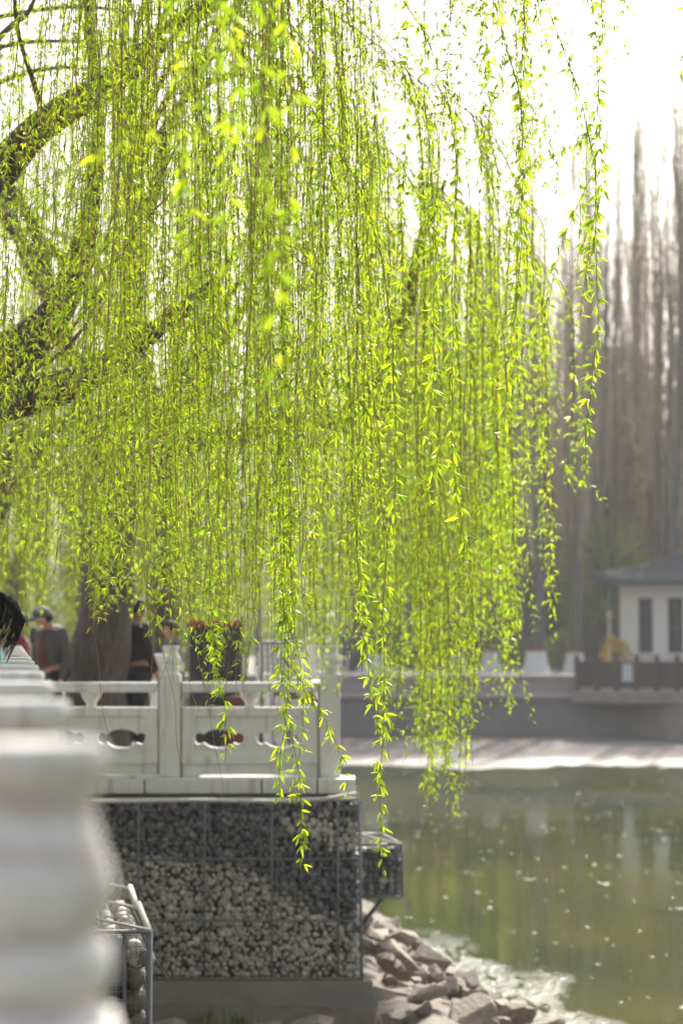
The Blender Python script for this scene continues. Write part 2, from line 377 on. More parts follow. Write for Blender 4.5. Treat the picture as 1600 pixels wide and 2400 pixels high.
# far mud flat, sloping up to the wall, uneven edge
_n = M['mud'].node_tree.nodes; _l = M['mud'].node_tree.links
_t = _n.new('ShaderNodeTexCoord'); _s = _n.new('ShaderNodeSeparateXYZ'); _l.new(_t.outputs['Object'], _s.inputs[0])
for _sock, _a, _b in (('Roughness', .38, .85), ('Specular IOR Level', .5, .15)):
    _r = _n.new('ShaderNodeMapRange'); _l.new(_s.outputs[1], _r.inputs[0]); _r.inputs['From Min'].default_value = 68.8; _r.inputs['From Max'].default_value = 71.5
    _r.inputs['To Min'].default_value = _a; _r.inputs['To Max'].default_value = _b; _l.new(_r.outputs[0], _n['Principled BSDF'].inputs[_sock])
rng = np.random.default_rng(5)
def grid_sheet(name, x0, x1, y0, y1, nx, ny, zf, m, kind='structure'):
    xs = np.linspace(x0, x1, nx); ys = np.linspace(y0, y1, ny)
    X, Y = np.meshgrid(xs, ys); Z = zf(X, Y)
    V = np.stack([X, Y, Z], -1).reshape(-1, 3)
    i = np.arange(nx*ny).reshape(ny, nx)
    a, b_, c, d = i[:-1,:-1].ravel(), i[:-1,1:].ravel(), i[1:,1:].ravel(), i[1:,:-1].ravel()
    T = np.concatenate([np.stack([a,b_,c],1), np.stack([a,c,d],1)])
    return tag(link(name, mesh_np(name, V, T, m)), kind=kind)
def wob(X, Y, s=1.0):
    return (np.sin(X*.9*s+1.3)*np.cos(Y*.7*s) + .5*np.sin(X*2.3*s+Y*1.7*s) + .3*np.sin(X*5.1*s-Y*3.3*s+2))
grid_sheet('mud_flat', -12, 60, 62, 83, 160, 60, lambda X, Y: ZW + (Y-67.5)*.026 + .035*wob(X, Y), M['mud'])
# bank round the foot of the gabion wall
def bank_z(X, Y):
    s = np.clip((X - (edge(Y) + .35))/1.7, -1.2, 1.6)
    z = ZW + .45 - .52*np.clip(s, -.2, 1.6) + .03*wob(X, Y, 3)
    front = np.clip((21.9-Y)/.5, 0, 1)*np.clip((.75-X)/.4, 0, 1)
    return z*(1-front) + front*(ZW + .02 + .04*wob(X, Y, 2.3))
grid_sheet('bank', -4, 3.2, 10, 36, 70, 120, bank_z, M['bank'])

# far embankment: grey wall, ledge, pink upper wall (each a thing)
def wall_thing(name, label, cat, parts, loc):
    r = empty(name, loc, label, cat)
    for pn, mb, m in parts: mb.build(pn, m, r)
    return r
wall_thing('embankment_wall', 'long low pinkish stone wall above a grey base along the far shore', 'wall', [
    ('base_wall', MB().box(-13.4, 9.6, 80.4, 83.1, -2.6, -.78), M['greywall']),
    ('ledge', MB().box(-13.4, 9.62, 80.2, 83.1, -.78, -.63), M['ledge']),
    ('upper_wall', MB().box(-13.4, 10.0, 80.6, 83.1, -.63, -.12), M['pinkwall']),
    ('coping', MB().box(-13.4, 9.9, 80.5, 83.18, -.12, -.035), M['ledge'])], (-1, 80.3, -2.4))

# ---------------------------------------------------------------- stone balustrades
FIN = [(.0,.94),(.083,.94),(.083,.953),(.077,.963),(.078,.968),(.087,.976),(.089,.995),(.087,1.012),(.077,1.022),(.076,1.03),
       (.086,1.042),(.090,1.062),(.088,1.082),(.079,1.105),(.072,1.13),(.070,1.152),(.073,1.166),(.080,1.174),(.081,1.192),(.077,1.2),(.0,1.2)]
def post_shaft_mesh(m):
    mb = MB().box(-.095,.095,-.095,.095,0,.94)
    me = mb.mesh('post', m, bevel=.008)
    return me
shaft_me = post_shaft_mesh(M['marble']); fin_me = MB().lathe(FIN, n=40).mesh('finial', M['marble_fin'], auto=.9)
shaft_far = post_shaft_mesh(M['marble_far']); fin_far = fin_me.copy(); fin_far.materials[0] = M['marble_far']
rec = MB()
for (a,b_,c,d) in ((-.062,.062,.86,.868),(-.062,.062,.10,.108),(-.062,-.054,.108,.86),(.054,.062,.108,.86)): rec.box(a,b_,-.0985,-.095,c,d)
frame_far = rec.mesh('post_moulding', M['marble_far'])
def post(parent, x, y, rz, near=True):
    p = link('post', shaft_me if near else shaft_far, parent); p.matrix_parent_inverse = Matrix.Identity(4)
    p.location = (x - parent.location.x, y - parent.location.y, 0); p.rotation_euler.z = rz
    f = link('finial', fin_me if near else fin_far, p); f.matrix_parent_inverse = Matrix.Identity(4); f.rotation_euler.z = random.Random(y).uniform(0, 6)
    if not near:
        g = link('post_moulding', frame_far, p); g.matrix_parent_inverse = Matrix.Identity(4)
    return p
def hole(cx, cz, W=.232, n=44):
    top = []
    for i in range(n+1):
        x = -W + 2*W*i/n
        e = .088*math.sqrt(max(0, 1-(x/.155)**2)) if abs(x) < .155 else 0
        cxx = W-.054
        l_ = 0
        for s in (-1, 1):
            q = 1-((x-s*cxx)/.054)**2
            if q > 0: l_ = max(l_, .054*math.sqrt(q))
        top.append((x, max(e, l_)))
    up = [(cx+x, cz+h) for x, h in top]; dn = [(cx+x, cz-h) for x, h in top[::-1] if h > 1e-6]
    return up + dn
def rrect(x0, x1, z0, z1, r=.04, n=5):
    pts = []
    for cx, cz, a0 in ((x1-r,z1-r,0),(x0+r,z1-r,90),(x0+r,z0+r,180),(x1-r,z0+r,270)):
        for i in range(n+1):
            a = R(a0+90*i/n); pts.append((cx+r*math.cos(a), cz+r*math.sin(a)))
    return pts
def panel_meshes(L, m):
    h = L/2
    bot = [(-h,.0),(-h+.17,0),(-h+.20,.014)] + [(x, .018+.006*math.cos(x/(h-.2)*1.57)) for x in np.linspace(-h+.25, h-.25, 12)] + [(h-.20,.014),(h-.17,0),(h,0)]
    outer = bot + [(h,.633),(-h,.633)]
    o1 = curve_plate('panel', [outer, hole(-.285,.35), hole(.285,.35)], .075, m)
    o2 = curve_plate('panel_frame', [[(-h,.125),(h,.125),(h,.632),(-h,.632)], rrect(-h+.125, h-.125, .185, .56)], .125, m, .004)
    rims = []
    for c_ in (-.285, .285):
        rims.append([(c_+(x-c_)*1.09, .35+(z-.35)*1.24) for x, z in hole(c_, .35)]); rims.append(hole(c_, .35))
    o3 = curve_plate('panel_rim', rims, .098, m, .003)
    return o1, o2, o3
def railing_bay(parent, A, B, near, vases=True, cache={}):
    L = (B - A).length - .19
    key = (round(L, 3), near); m = M['marble' if near else 'marble_far']
    if key not in cache:
        cache[key] = panel_meshes(L, m) + (MB().box(-L/2, L/2, -.065, .065, .775, .865).mesh('handrail', m, bevel=.012),)
    rz = math.atan2(B.y-A.y, B.x-A.x); mid = (A+B)/2
    for nm, me in zip(('panel','panel_frame','panel_rim','handrail'), cache[key]):
        o = link(nm, me, parent); o.matrix_parent_inverse = Matrix.Identity(4)
        o.location = mid - Vector(parent.location); o.location.z = 0; o.rotation_euler.z = rz
    jk = ('j', near)
    if jk not in cache: cache[jk] = MB().box(-.011,.011,-.066,.066,.0,.868).mesh('joint', M['joint'])
    for e_ in (-1, 1):
        o = link('joint', cache[jk], parent); o.matrix_parent_inverse = Matrix.Identity(4)
        q_ = mid + (B-A).normalized()*e_*(L/2-.004); o.location = q_ - Vector(parent.location); o.location.z = 0; o.rotation_euler.z = rz
    if vases:
        vk = ('v', near)
        if vk not in cache:
            cache[vk] = MB().lathe([(0,.634),(.045,.634),(.05,.65),(.04,.665),(.06,.69),(.085,.73),(.1,.765),(.1,.774),(0,.774)], n=20).mesh('rail_support', m, auto=.8)
        o = link('rail_support', cache[vk], parent); o.matrix_parent_inverse = Matrix.Identity(4)
        o.location = mid - Vector(parent.location); o.location.z = 0
        o.scale = (1,.6,1); o.rotation_euler.z = rz
ang = math.atan2(1, -.136) - math.pi/2
ys = [2.27 + (22.3-2.27)/14*k for k in range(14)]
bal = empty('stone_balustrade', (bal_x(2.27), 2.27, 0), 'weathered white marble balustrade running away from the camera along the left edge', 'balustrade')
pts = [Vector((bal_x(y), y, 0)) for y in ys] + [Vector((bal_x(22.3), 22.3, 0))]
for k, p in enumerate(pts[:-1]): post(bal, p.x, p.y, ang)
for k in range(14):
    railing_bay(bal, pts[k], pts[k+1], True, vases=k > 0)
rail = empty('stone_railing', (-1.5, 22.3, 0), 'pale stone railing with pierced panels standing on the gabion wall', 'railing')
cx0 = bal_x(22.3); corner = [Vector((cx0, 22.3, 0)), Vector((-1.57, 22.3, 0)), Vector((-.105, 22.3, 0))]
side = [corner[-1] + Vector((-.136, 1, 0))*1.42*k for k in range(1, 5)]
seq = corner + side
for i, p in enumerate(seq): post(rail, p.x, p.y, 0 if i < 3 else ang, near=False)
for a, b_ in zip(seq, seq[1:]): railing_bay(rail, a, b_, False)
# kerb stones under the railing
kx = [-3.2, -2.46, -1.78, -.72, -.22, .13]
for a, b_ in zip(kx, kx[1:]):
    MB().box(a+.007, b_-.007, 21.98, 22.5, -.135, -.002).build('kerb_stone', M['marble_far'], rail, bevel=.006)
# loose slabs lying on the kerb
sb = MB().box(-.45,.45,-.10,.10,0,.035).build('slab', M['marble_far'], None, loc=(-2.1, 21.98+.11, .0), bevel=.005)
sb.rotation_euler = (0, R(1.2), R(-1.5)); tag(sb, 'loose thin stone slab lying at the foot of the railing', 'slab')

# ---------------------------------------------------------------- gabions
def stone_mesh(name, seed, m):
    r_ = np.random.default_rng(seed)
    bm = bmesh.new(); bmesh.ops.create_uvsphere(bm, u_segments=7, v_segments=5, radius=1)
    ax = r_.uniform(.7, 1.15, 3)
    ph = r_.uniform(0, 6, 6)
    for v in bm.verts:
        n_ = v.co.copy()
        k = 1 + .13*math.sin(3*n_.x+ph[0])*math.cos(2.5*n_.y+ph[1]) + .12*math.sin(4*n_.z+ph[2])
        v.co = Vector((n_.x*ax[0], n_.y*ax[1], n_.z*ax[2]))*k
    me = bpy.data.meshes.new(name); bm.to_mesh(me); bm.free(); me.materials.append(m)
    me.polygons.foreach_set('use_smooth', [True]*len(me.polygons)); return me
DK = [stone_mesh('stone', s, M['stone_dark']) for s in range(5)]
PL = [stone_mesh('stone', s+20, M['stone_pale']) for s in range(5)]
def tri_arrays(me):
    me.calc_loop_triangles()
    V = np.empty(len(me.vertices)*3, np.float32); me.vertices.foreach_get('co', V)
    T = np.empty(len(me.loop_triangles)*3, np.int32); me.loop_triangles.foreach_get('vertices', T)
    return V.reshape(-1,3), T.reshape(-1,3)
BN = [stone_mesh('stone', s+40, M['stone_brown']) for s in range(5)]
TA = {id(m): tri_arrays(m) for m in DK+PL+BN}
def rotm(r_):
    q = r_.normal(size=4); q /= np.linalg.norm(q); a,b_,c,d = q
    return np.array([[1-2*(c*c+d*d),2*(b_*c-a*d),2*(b_*d+a*c)],[2*(b_*c+a*d),1-2*(b_*b_+d*d),2*(c*d-a*b_)],[2*(b_*d-a*c),2*(c*d+a*b_),1-2*(b_*b_+c*c)]])
def fill_stones(parent, items, limit, seed, dark=None):
    """items: (pos, radius, pale). the largest become objects, the rest one mass"""
    r_ = np.random.default_rng(seed)
    items = sorted(items, key=lambda t: -t[1])
    Vs, Ts, Ms, b_ = [], [], [], 0
    for i, (p, rad, pale) in enumerate(items):
        me = (PL if pale else (dark or DK))[r_.integers(5)]
        Rm = rotm(r_)
        if i < limit:
            o = link('stone', me, parent); o.matrix_parent_inverse = Matrix.Identity(4)
            o.matrix_local = Matrix.Translation(Vector(p) - WL(parent)) @ Matrix([list(x) for x in Rm]).to_4x4() @ Matrix.Scale(rad, 4)
        else:
            V, T = TA[id(me)]
            Vs.append(V @ Rm.T * rad + np.array(p)); Ts.append(T + b_); Ms.append(np.full(len(T), 1 if pale else 0)); b_ += len(V)
    if Vs:
        o = link('small_stones', mesh_np('small_stones', np.concatenate(Vs), np.concatenate(Ts), [M['stone_dark_i'], M['stone_pale_i']], np.concatenate(Ms)), parent)
        tag(o, kind='stuff')
def bar(parent, a, b_, r_=.014, m='steel', n=8, name='frame_bar'):
    return MB().tube([a, (Vector(a)+Vector(b_))/2, b_], r_, n).build(name, M[m], parent, smooth=True)

GY, GX0, GX1, GZ0, GZ1 = 21.75, -3.05, .18, -1.76, -.19
gab = empty('gabion_wall', (-1.4, GY, GZ0), 'tall wire gabion wall of dark and pale pebbles in a wave pattern under the railing', 'gabion wall')
MB().box(GX0, GX1-.06, GY+.09, 22.04, GZ0, GZ1).build('gap_shade_box', M['fill'], gab)  # dark box behind the front stones, painting the shade between them
MB().prism([(GX1-.061,GY+.09),(GX1-.061,22.04),(edge(30)-.1,30),(edge(30)-.2,30),(-.3,22.04),(-.3,GY+.2)], GZ0, GZ1).build('side_gap_shade', M['fill'], gab)
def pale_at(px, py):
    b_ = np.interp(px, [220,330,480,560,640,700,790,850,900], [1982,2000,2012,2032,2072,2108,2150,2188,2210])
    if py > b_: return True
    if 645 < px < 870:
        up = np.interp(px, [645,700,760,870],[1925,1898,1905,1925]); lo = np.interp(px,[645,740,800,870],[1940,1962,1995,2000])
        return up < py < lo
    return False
rg = np.random.default_rng(11); items = []
st = .054
for iz in range(int((GZ1-GZ0)/(st*.82))):
    for ix in range(int((GX1-GX0)/st)+1):
        x = GX0 + (ix + .5*(iz % 2))*st + rg.normal(0,.011); z = GZ0+.03+iz*st*.82+rg.normal(0,.009)
        if x > GX1-.02 or z > GZ1-.02: continue
        y = GY + .045 + rg.uniform(0,.035)
        a = px_of(x, y, z); rr = .0305*rg.uniform(.62,1.35)
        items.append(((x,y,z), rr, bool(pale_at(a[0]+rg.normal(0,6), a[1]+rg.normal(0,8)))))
for iz in range(24):
    for k in range(40):                                   # side face, receding
        y = GY+.1+k*.075+rg.normal(0,.01); x = GX1-.05-.136*(y-GY)+rg.normal(0,.01); z = GZ0+.03+iz*.065
        if z > GZ1-.03: continue
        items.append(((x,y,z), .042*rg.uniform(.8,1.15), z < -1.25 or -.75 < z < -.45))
vis = [it for it in items if px_of(*it[0])[0] > 235]; hid = [it for it in items if px_of(*it[0])[0] <= 235]
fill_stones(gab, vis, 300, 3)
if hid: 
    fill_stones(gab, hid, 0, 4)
for px in (325, 480, 637, 792): 
    p = P(px, 2000, GY-.01); bar(gab, (p.x, GY-.012, GZ0), (p.x, GY-.012, GZ1), .010)
bar(gab, (GX1, GY-.012, GZ0-.02), (GX1-.02, GY-.012, GZ1), .014)
for py in (2013, 2158): 
    z = P(0, py, GY).z; bar(gab, (GX0, GY+.0, z), (GX1, GY+.0, z), .008)
bar(gab, (GX0, GY-.016, GZ0), (GX1, GY-.016, GZ0), .014, 'rust')
for pl in ([(-3.05,GY,GZ1-.005),(-1.9,GY,GZ1+.0),(-1.3,GY,GZ1+.012),(-.6,GY,GZ1+.0),(-.2,GY,GZ1+.015),(.13,GY,GZ1+.07)],
           [(-3.05,GY+.05,GZ1-.0),(-1.6,GY+.05,GZ1+.012),(-.6,GY+.05,GZ1+.012),(.15,GY+.05,GZ1+.02)]):
    MB().tube(pl, .017, 8).build('lid_bar', M['pale_bar'], gab, smooth=True)
bar(gab, (GX1-.03, GY, GZ1+.06), (GX1-.03-.136*1.6, GY+1.6, GZ1+.08), .015, 'pale_bar')
bar(gab, (GX1, GY, GZ1), (GX1-.136*3, GY+3, GZ1), .014)
wm = MB()
for x in np.arange(GX0, GX1, .075): wm.tube([(x, GY-.004, GZ0),(x, GY-.004, GZ1)], .0022, 3, cap=False)
for z in np.arange(GZ0, GZ1, .075): wm.tube([(GX0, GY-.004, z),(GX1, GY-.004, z)], .0022, 3, cap=False)
for y in np.arange(0, 3, .075): wm.tube([(GX1-.136*y, GY+y, GZ0),(GX1-.136*y, GY+y, GZ1)], .0022, 3, cap=False)
for z in np.arange(GZ0, GZ1, .075): wm.tube([(GX1, GY, z),(GX1-.136*3, GY+3, z)], .0022, 3, cap=False)
tag(wm.build('wire_mesh', M['steel'], gab), kind='stuff')
ft = MB().prism([(-3.0,GY-.03),(.28,GY-.03),(.28-.136*8,GY+8),(-1.9,GY+8),(-3.0,22.0)], -3.2, GZ0-.018).build('footing', M['concrete'], bevel=.01)
tag(ft, 'plain grey concrete footing under the gabion wall', 'footing')

# pale basket hung on the side of the gabion wall
sbk = empty('gabion_basket', (.35, 22.6, -1.2), 'small wire basket of stones braced to the right side of the gabion wall', 'gabion basket')
y0, y1 = 22.5, 23.7; x0, x1 = .125, .56; z0, z1 = -1.12, -.64
c0 = lambda x, y, z: Vector((x-.136*(y-22.5), y, z))
items = []
for ix in range(7):
    for iz in range(8):
        items.append((tuple(c0(x0+.03+ix*.062+rg.normal(0,.008), y0+.05+rg.uniform(0,.04), z0+.03+iz*.056)), .036*rg.uniform(.8,1.2), rg.random() < .12))
for iy in range(18):
    for iz in range(8):
        items.append((tuple(c0(x1-.04, y0+.08+iy*.062, z0+.03+iz*.056)), .036*rg.uniform(.8,1.2), rg.random() < .15))
for iy in range(18):
    for ix in range(6):
        items.append((tuple(c0(x0+.04+ix*.065, y0+.08+iy*.062, z1-.05)), .036*rg.uniform(.8,1.2), rg.random() < .4))
fill_stones(sbk, items, 60, 8)
cm = MB(); vs_ = [c0(*p) for p in ((x0,y0+.07,z0+.01),(x1-.05,y0+.07,z0+.01),(x1-.05,y1-.05,z0+.01),(x0,y1-.05,z0+.01),(x0,y0+.07,z1-.07),(x1-.05,y0+.07,z1-.07),(x1-.05,y1-.05,z1-.07),(x0,y1-.05,z1-.07))]
cm.add(vs_, [(0,3,2,1),(4,5,6,7),(0,1,5,4),(1,2,6,5),(2,3,7,6),(3,0,4,7)]); cm.build('gap_shade_box', M['fill'], sbk)  # near-black filler that paints shade between the basket stones
E = [((x0,y0,z0),(x1,y0,z0)),((x0,y0,z1),(x1,y0,z1)),((x1,y0,z0),(x1,y0,z1)),((x1,y0,z1),(x1,y1,z1)),((x1,y0,z0),(x1,y1,z0)),((x1,y1,z0),(x1,y1,z1)),((x0,y1,z1),(x1,y1,z1))]
for a, b_ in E: bar(sbk, c0(*a), c0(*b_), .014)
bar(sbk, c0(x0,y0,z1+.10), c0(x1,y0+.0,z1), .012, 'pale_bar', name='tie_bar')
bar(sbk, c0(x0+.1,y0+.3,-1.42), c0(x1-.1,y0+.3,z0), .022, name='brace')
wm = MB()
for x in np.arange(x0, x1, .06): wm.tube([c0(x,y0-.004,z0), c0(x,y0-.004,z1)], .002, 3, cap=False)
for z in np.arange(z0, z1, .06): wm.tube([c0(x0,y0-.004,z), c0(x1,y0-.004,z), c0(x1,y1,z)], .002, 3, cap=False)
for y in np.arange(y0, y1, .06): wm.tube([c0(x1,y,z0), c0(x1,y,z1), c0(x0,y,z1)], .002, 3, cap=False)
tag(wm.build('wire_mesh', M['steel'], sbk), kind='stuff')

# near basket below the balustrade
nbk = empty('gabion_basket', (-1.4, 15, -2.3), 'rebar framed basket of brown stones below the blurred balustrade post', 'gabion basket')
by0, by1, bw, zt, zb = 14.0, 16.3, .72, -.405, -2.6
xr = lambda y: -1.10 - .136*(y-14)                       # right edge line
items = []
for iz in range(17):
    for ix in range(6):
        items.append(((xr(by0)-.07-ix*.125+rg.normal(0,.02), by0+.07+rg.uniform(0,.03), zt-.16-iz*.122+rg.normal(0,.015)), .072*rg.uniform(.75,1.2), rg.random() < .12))
    for iy in range(18):
        y = by0+.1+iy*.125; items.append(((xr(y)-.07, y, zt-.16-iz*.122), .07*rg.uniform(.8,1.15), rg.random() < .2))
for iy in range(19):
    for ix in range(6):
        y = by0+.06+iy*.12; items.append(((xr(y)-.08-ix*.115, y, zt-.11+rg.normal(0,.02)), .055*rg.uniform(.7,1.2), rg.random() < .75))
fill_stones(nbk, items, 300, 14, BN)
cm = MB(); vs_ = [Vector(p) for p in ((xr(by0)-bw,by0+.1,zb),(xr(by0)-.1,by0+.1,zb),(xr(by1)-.1,by1,zb),(xr(by1)-bw,by1,zb),(xr(by0)-bw,by0+.1,zt-.16),(xr(by0)-.1,by0+.1,zt-.16),(xr(by1)-.1,by1,zt-.16),(xr(by1)-bw,by1,zt-.16))]
cm.add(vs_, [(0,3,2,1),(4,5,6,7),(0,1,5,4),(1,2,6,5),(2,3,7,6),(3,0,4,7)]); cm.build('gap_shade_box', M['fill'], nbk)  # dark filler standing in for shaded gaps of the near basket
bar(nbk, (xr(by0), by0, zb), (xr(by0), by0, zt), .016)
bar(nbk, (xr(by0)-.147, by0+.02, zb+.3), (xr(by0)-.147, by0+.02, zt), .012)
bar(nbk, (xr(by0)-bw, by0, zt), (xr(by0), by0, zt), .013, 'steel')
bar(nbk, (xr(by0)-bw, by0, zt-.62), (xr(by0), by0, zt-.62), .012)
MB().tube([(xr(by0), by0, zt),(xr(14.9), 14.9, zt+.015),(xr(15.05)-.01, 15.05, zt+.045)], .02, 8).build('top_bar', M['pale_bar'], nbk, smooth=True)
MB().tube([(xr(15.1)-.02, 15.1, zt+.02),(xr(15.8)-.01, 15.8, zt+.03),(xr(16.3), 16.3, zt+.02)], .02, 8).build('top_bar', M['pale_bar'], nbk, smooth=True)
MB().tube([(xr(14.5)-.27, 14.4, zt-.01),(xr(15.8)-.26, 15.8, zt-.0)], .012, 6).build('top_bar', M['pale_bar'], nbk, smooth=True)
def rebar(parent, a, b_, r_=.009):
    a, b_ = Vector(a), Vector(b_); n = int((b_-a).length/.012); pts_, rr = [], []
    for i in range(n+1):
        pts_.append(a.lerp(b_, i/n)); rr.append(r_*(1.16 if i % 2 else .92))
    return MB().tube(pts_, rr, 7).build('rebar', M['pale_bar'], parent, smooth=True)
for y, h in ((14.0,.10),(15.1,.10),(16.3,.08)):
    rebar(nbk, (xr(y)-.75, y+.05, zt+h*1.6), (xr(y), y, zt+.01))
rebar(nbk, (xr(by0)-.40, 13.7, zt-.52), (xr(by0)+.05, 13.6, zt-.80), .008)
rebar(nbk, (xr(by0)-.50, 13.7, zt-.66), (xr(by0)-.1, 13.6, zt-.93), .007)
wm = MB()
for x in np.arange(0, bw, .057): wm.tube([(xr(by0)-x-.02, by0-.006, zb),(xr(by0)-x-.02, by0-.006, zt-.02)], .0026, 3, cap=False)
for z in np.arange(zb, zt, .064): wm.tube([(xr(by0)-bw, by0-.006, z),(xr(by0), by0-.006, z),(xr(by1), by1, z)], .0026, 3, cap=False)
for y in np.arange(by0, by1, .06): wm.tube([(xr(y), y, zb),(xr(y), y, zt)], .0018, 3, cap=False)
tag(wm.build('wire_mesh', M['steel'], nbk), kind='stuff')
# dry leaves and straw caught on top of it
def litter(name, n, fn, m, ln, wd, seed, parent=None):
    r_ = np.random.default_rng(seed); Vs, Ts = [], []
    for i in range(n):
        c = np.array(fn(r_)); a = r_.uniform(0, 6.3); tl = r_.uniform(-.7,.7)
        d = np.array([math.cos(a)*math.cos(tl), math.sin(a)*math.cos(tl), math.sin(tl)])*ln*r_.uniform(.5,1.3)
        s = np.cross(d, [0,0,1]); s = s/np.linalg.norm(s)*wd*r_.uniform(.6,1.2) + np.array([0,0,r_.normal(0,wd*.5)])
        b_ = len(Vs); Vs += [c-d/2, c+s/2+[0,0,wd*.4], c+d/2, c-s/2]
        Ts += [(b_,b_+1,b_+3),(b_+1,b_+2,b_+3)]
    return link(name, mesh_np(name, Vs, Ts, m, smooth=False), parent)
d_ = litter('dry_leaves', 70, lambda r_: (xr(14.2)-r_.uniform(.12,.6), 14.05+r_.uniform(0,.5), zt-.06+r_.normal(0,.025)), M['litter'], .07, .04, 1)
tag(d_, 'rusty dry leaves caught on top of the near stone basket', 'dry leaves', kind='stuff')
d_ = litter('dry_straw', 160, lambda r_: (xr(14.2)-r_.uniform(.25,.7), 14.03+r_.uniform(0,.4), zt-.07+r_.normal(0,.03)), M['straw'], .16, .006, 2)
tag(d_, 'pale dry grass straws spilling over the near stone basket', 'straw', kind='stuff')

# ---------------------------------------------------------------- rocks at the water's edge
def rock_mesh(seed):
    r_ = np.random.default_rng(seed)
    bm = bmesh.new(); bmesh.ops.create_icosphere(bm, subdivisions=4, radius=1)
    planes = [(Vector(r_.normal(size=3)).normalized(), r_.uniform(.34,.72)) for _ in range(17)]
    for v in bm.verts:
        for n_, d in planes:
            k = v.co.dot(n_) - d
            if k > 0: v.co -= n_*k*.985
        v.co *= 1 + r_.normal(0,.004)
    me = bpy.data.meshes.new('rock'); bm.to_mesh(me); bm.free(); me.materials.append(M['rock'])
    me.polygons.foreach_set('use_smooth', [True]*len(me.polygons))
    bm = bmesh.new(); bm.from_mesh(me)
    for e in bm.edges:
        if len(e.link_faces) == 2: e.smooth = e.calc_face_angle(0) < .30
    bm.to_mesh(me); bm.free(); return me
RK = [rock_mesh(s) for s in range(8)]
def rock(x, y, z, sx, sy, sz, rz, tilt, k, label, group='rocks piled at the edge of the water'):
    o = link('rock', RK[k % 8], None, (x, y, z)); o.scale = (sx, sy, sz); o.rotation_euler = (tilt, tilt*.6, rz)
    return tag(o, label, 'rock', group)
rr = random.Random(3)
spec_rocks = [((905,2172),25.0,.22,.16,.15,.3,.3,'pale rounded rock at the top of the pile against the gabion wall'),
    ((985,2208),24.6,.34,.13,.13,-.7,.5,'long slanting tan rock on the upper slope of the pile'),
    ((935,2225),23.9,.20,.15,.13,.5,.2,'squarish pale rock below the topmost rock'),
    ((1075,2290),23.6,.20,.16,.12,.2,-.2,'blocky grey rock nearest the open water'),
    ((930,2300),22.9,.20,.16,.13,1.2,.4,'wedge shaped rock with a shaded face beside the footing'),
    ((1010,2350),22.5,.24,.17,.12,.4,.1,'broad flat rock in the middle of the pile'),
    ((1065,2385),22.1,.34,.18,.13,-.1,.05,'long flat pale slab of rock at the bottom of the pile')]
taken = []
for (px, py), Y, a, b_, c, rz, tl, lab in spec_rocks:
    p = P(px, py, Y); rock(p.x, p.y, p.z-.03, a, b_, c, rz, tl, len(taken), lab); taken.append((p.x, p.y, a))
n_r = 0; tries = 0
while n_r < 120 and tries < 9000:
    tries += 1
    y = rr.uniform(21.2, 26.5); u = rr.random()**1.2; x = edge(y)+.30+u*(1.62-.09*(y-21))
    s = (.10+.27*rr.random()**1.4)*(1.1-.35*u)
    if x > 2.2 or any((x-a)**2+(y-b_)**2 < (.50*(s+c))**2 for a, b_, c in taken): continue
    h = float(bank_z(np.array(x), np.array(y))) + .30*(1-u)*min(1, (y-21.3)/.7) + s*.15
    rock(x, y, h, s*rr.uniform(.9,1.35), s*rr.uniform(.75,1.1), s*rr.uniform(.55,.85), rr.uniform(0,6), rr.uniform(-.6,.6), rr.randrange(8), 'tan rock in the pile between the gabion wall and the water')
    taken.append((x, y, s)); n_r += 1
for px, py, s in ((620,2392,.16),(742,2385,.22),(400,2388,.2),(520,2410,.15),(690,2420,.2)):
    p = P(px, py, 21.3); rock(p.x, 21.3, p.z-.05, s*1.3, s, s*.6, px, .1, px, 'flat tan rock at the foot of the concrete footing', 'rocks at the foot of the footing')
# fallen twig and grass at the footing
tw = MB().tube([P(362,2245,17.5), P(385,2285,17.6), P(422,2330,17.8)], [.006,.005,.003], 6).build('fallen_twig', M['twig_dark'], smooth=True)
tag(tw, 'thin bare twig sticking out from behind the near stone basket', 'twig')
def grass(px, py, Y, n, h, seed, label):
    r_ = np.random.default_rng(seed); c = P(px, py, Y); Vs, Ts = [], []
    for i in range(n):
        b0 = np.array([c.x+r_.normal(0,.10), Y+r_.normal(0,.08), c.z-.03]); a = r_.uniform(0,6.3); L = h*r_.uniform(.5,1.2); w_ = .005
        out = np.array([math.cos(a), math.sin(a), 0]); sd_ = np.array([-out[1], out[0], 0])
        b_ = len(Vs); bend = r_.uniform(.15,.5)*L
        Vs += [b0-sd_*w_, b0+sd_*w_, b0+out*bend*.35+[0,0,L*.6]-sd_*w_*.8, b0+out*bend*.35+[0,0,L*.6]+sd_*w_*.8, b0+out*bend+[0,0,L*.92]]
        Ts += [(b_,b_+1,b_+3),(b_,b_+3,b_+2),(b_+2,b_+3,b_+4)]
    o = link('grass_tuft', mesh_np('grass_tuft', Vs, Ts, M['grass'])); tag(o, label, 'grass', kind='stuff')
grass(555, 2400, 21.45, 60, .16, 1, 'green grass tuft at the foot of the concrete footing')
grass(465, 2390, 21.4, 22, .14, 2, 'thin green grass blades left of the larger tuft')

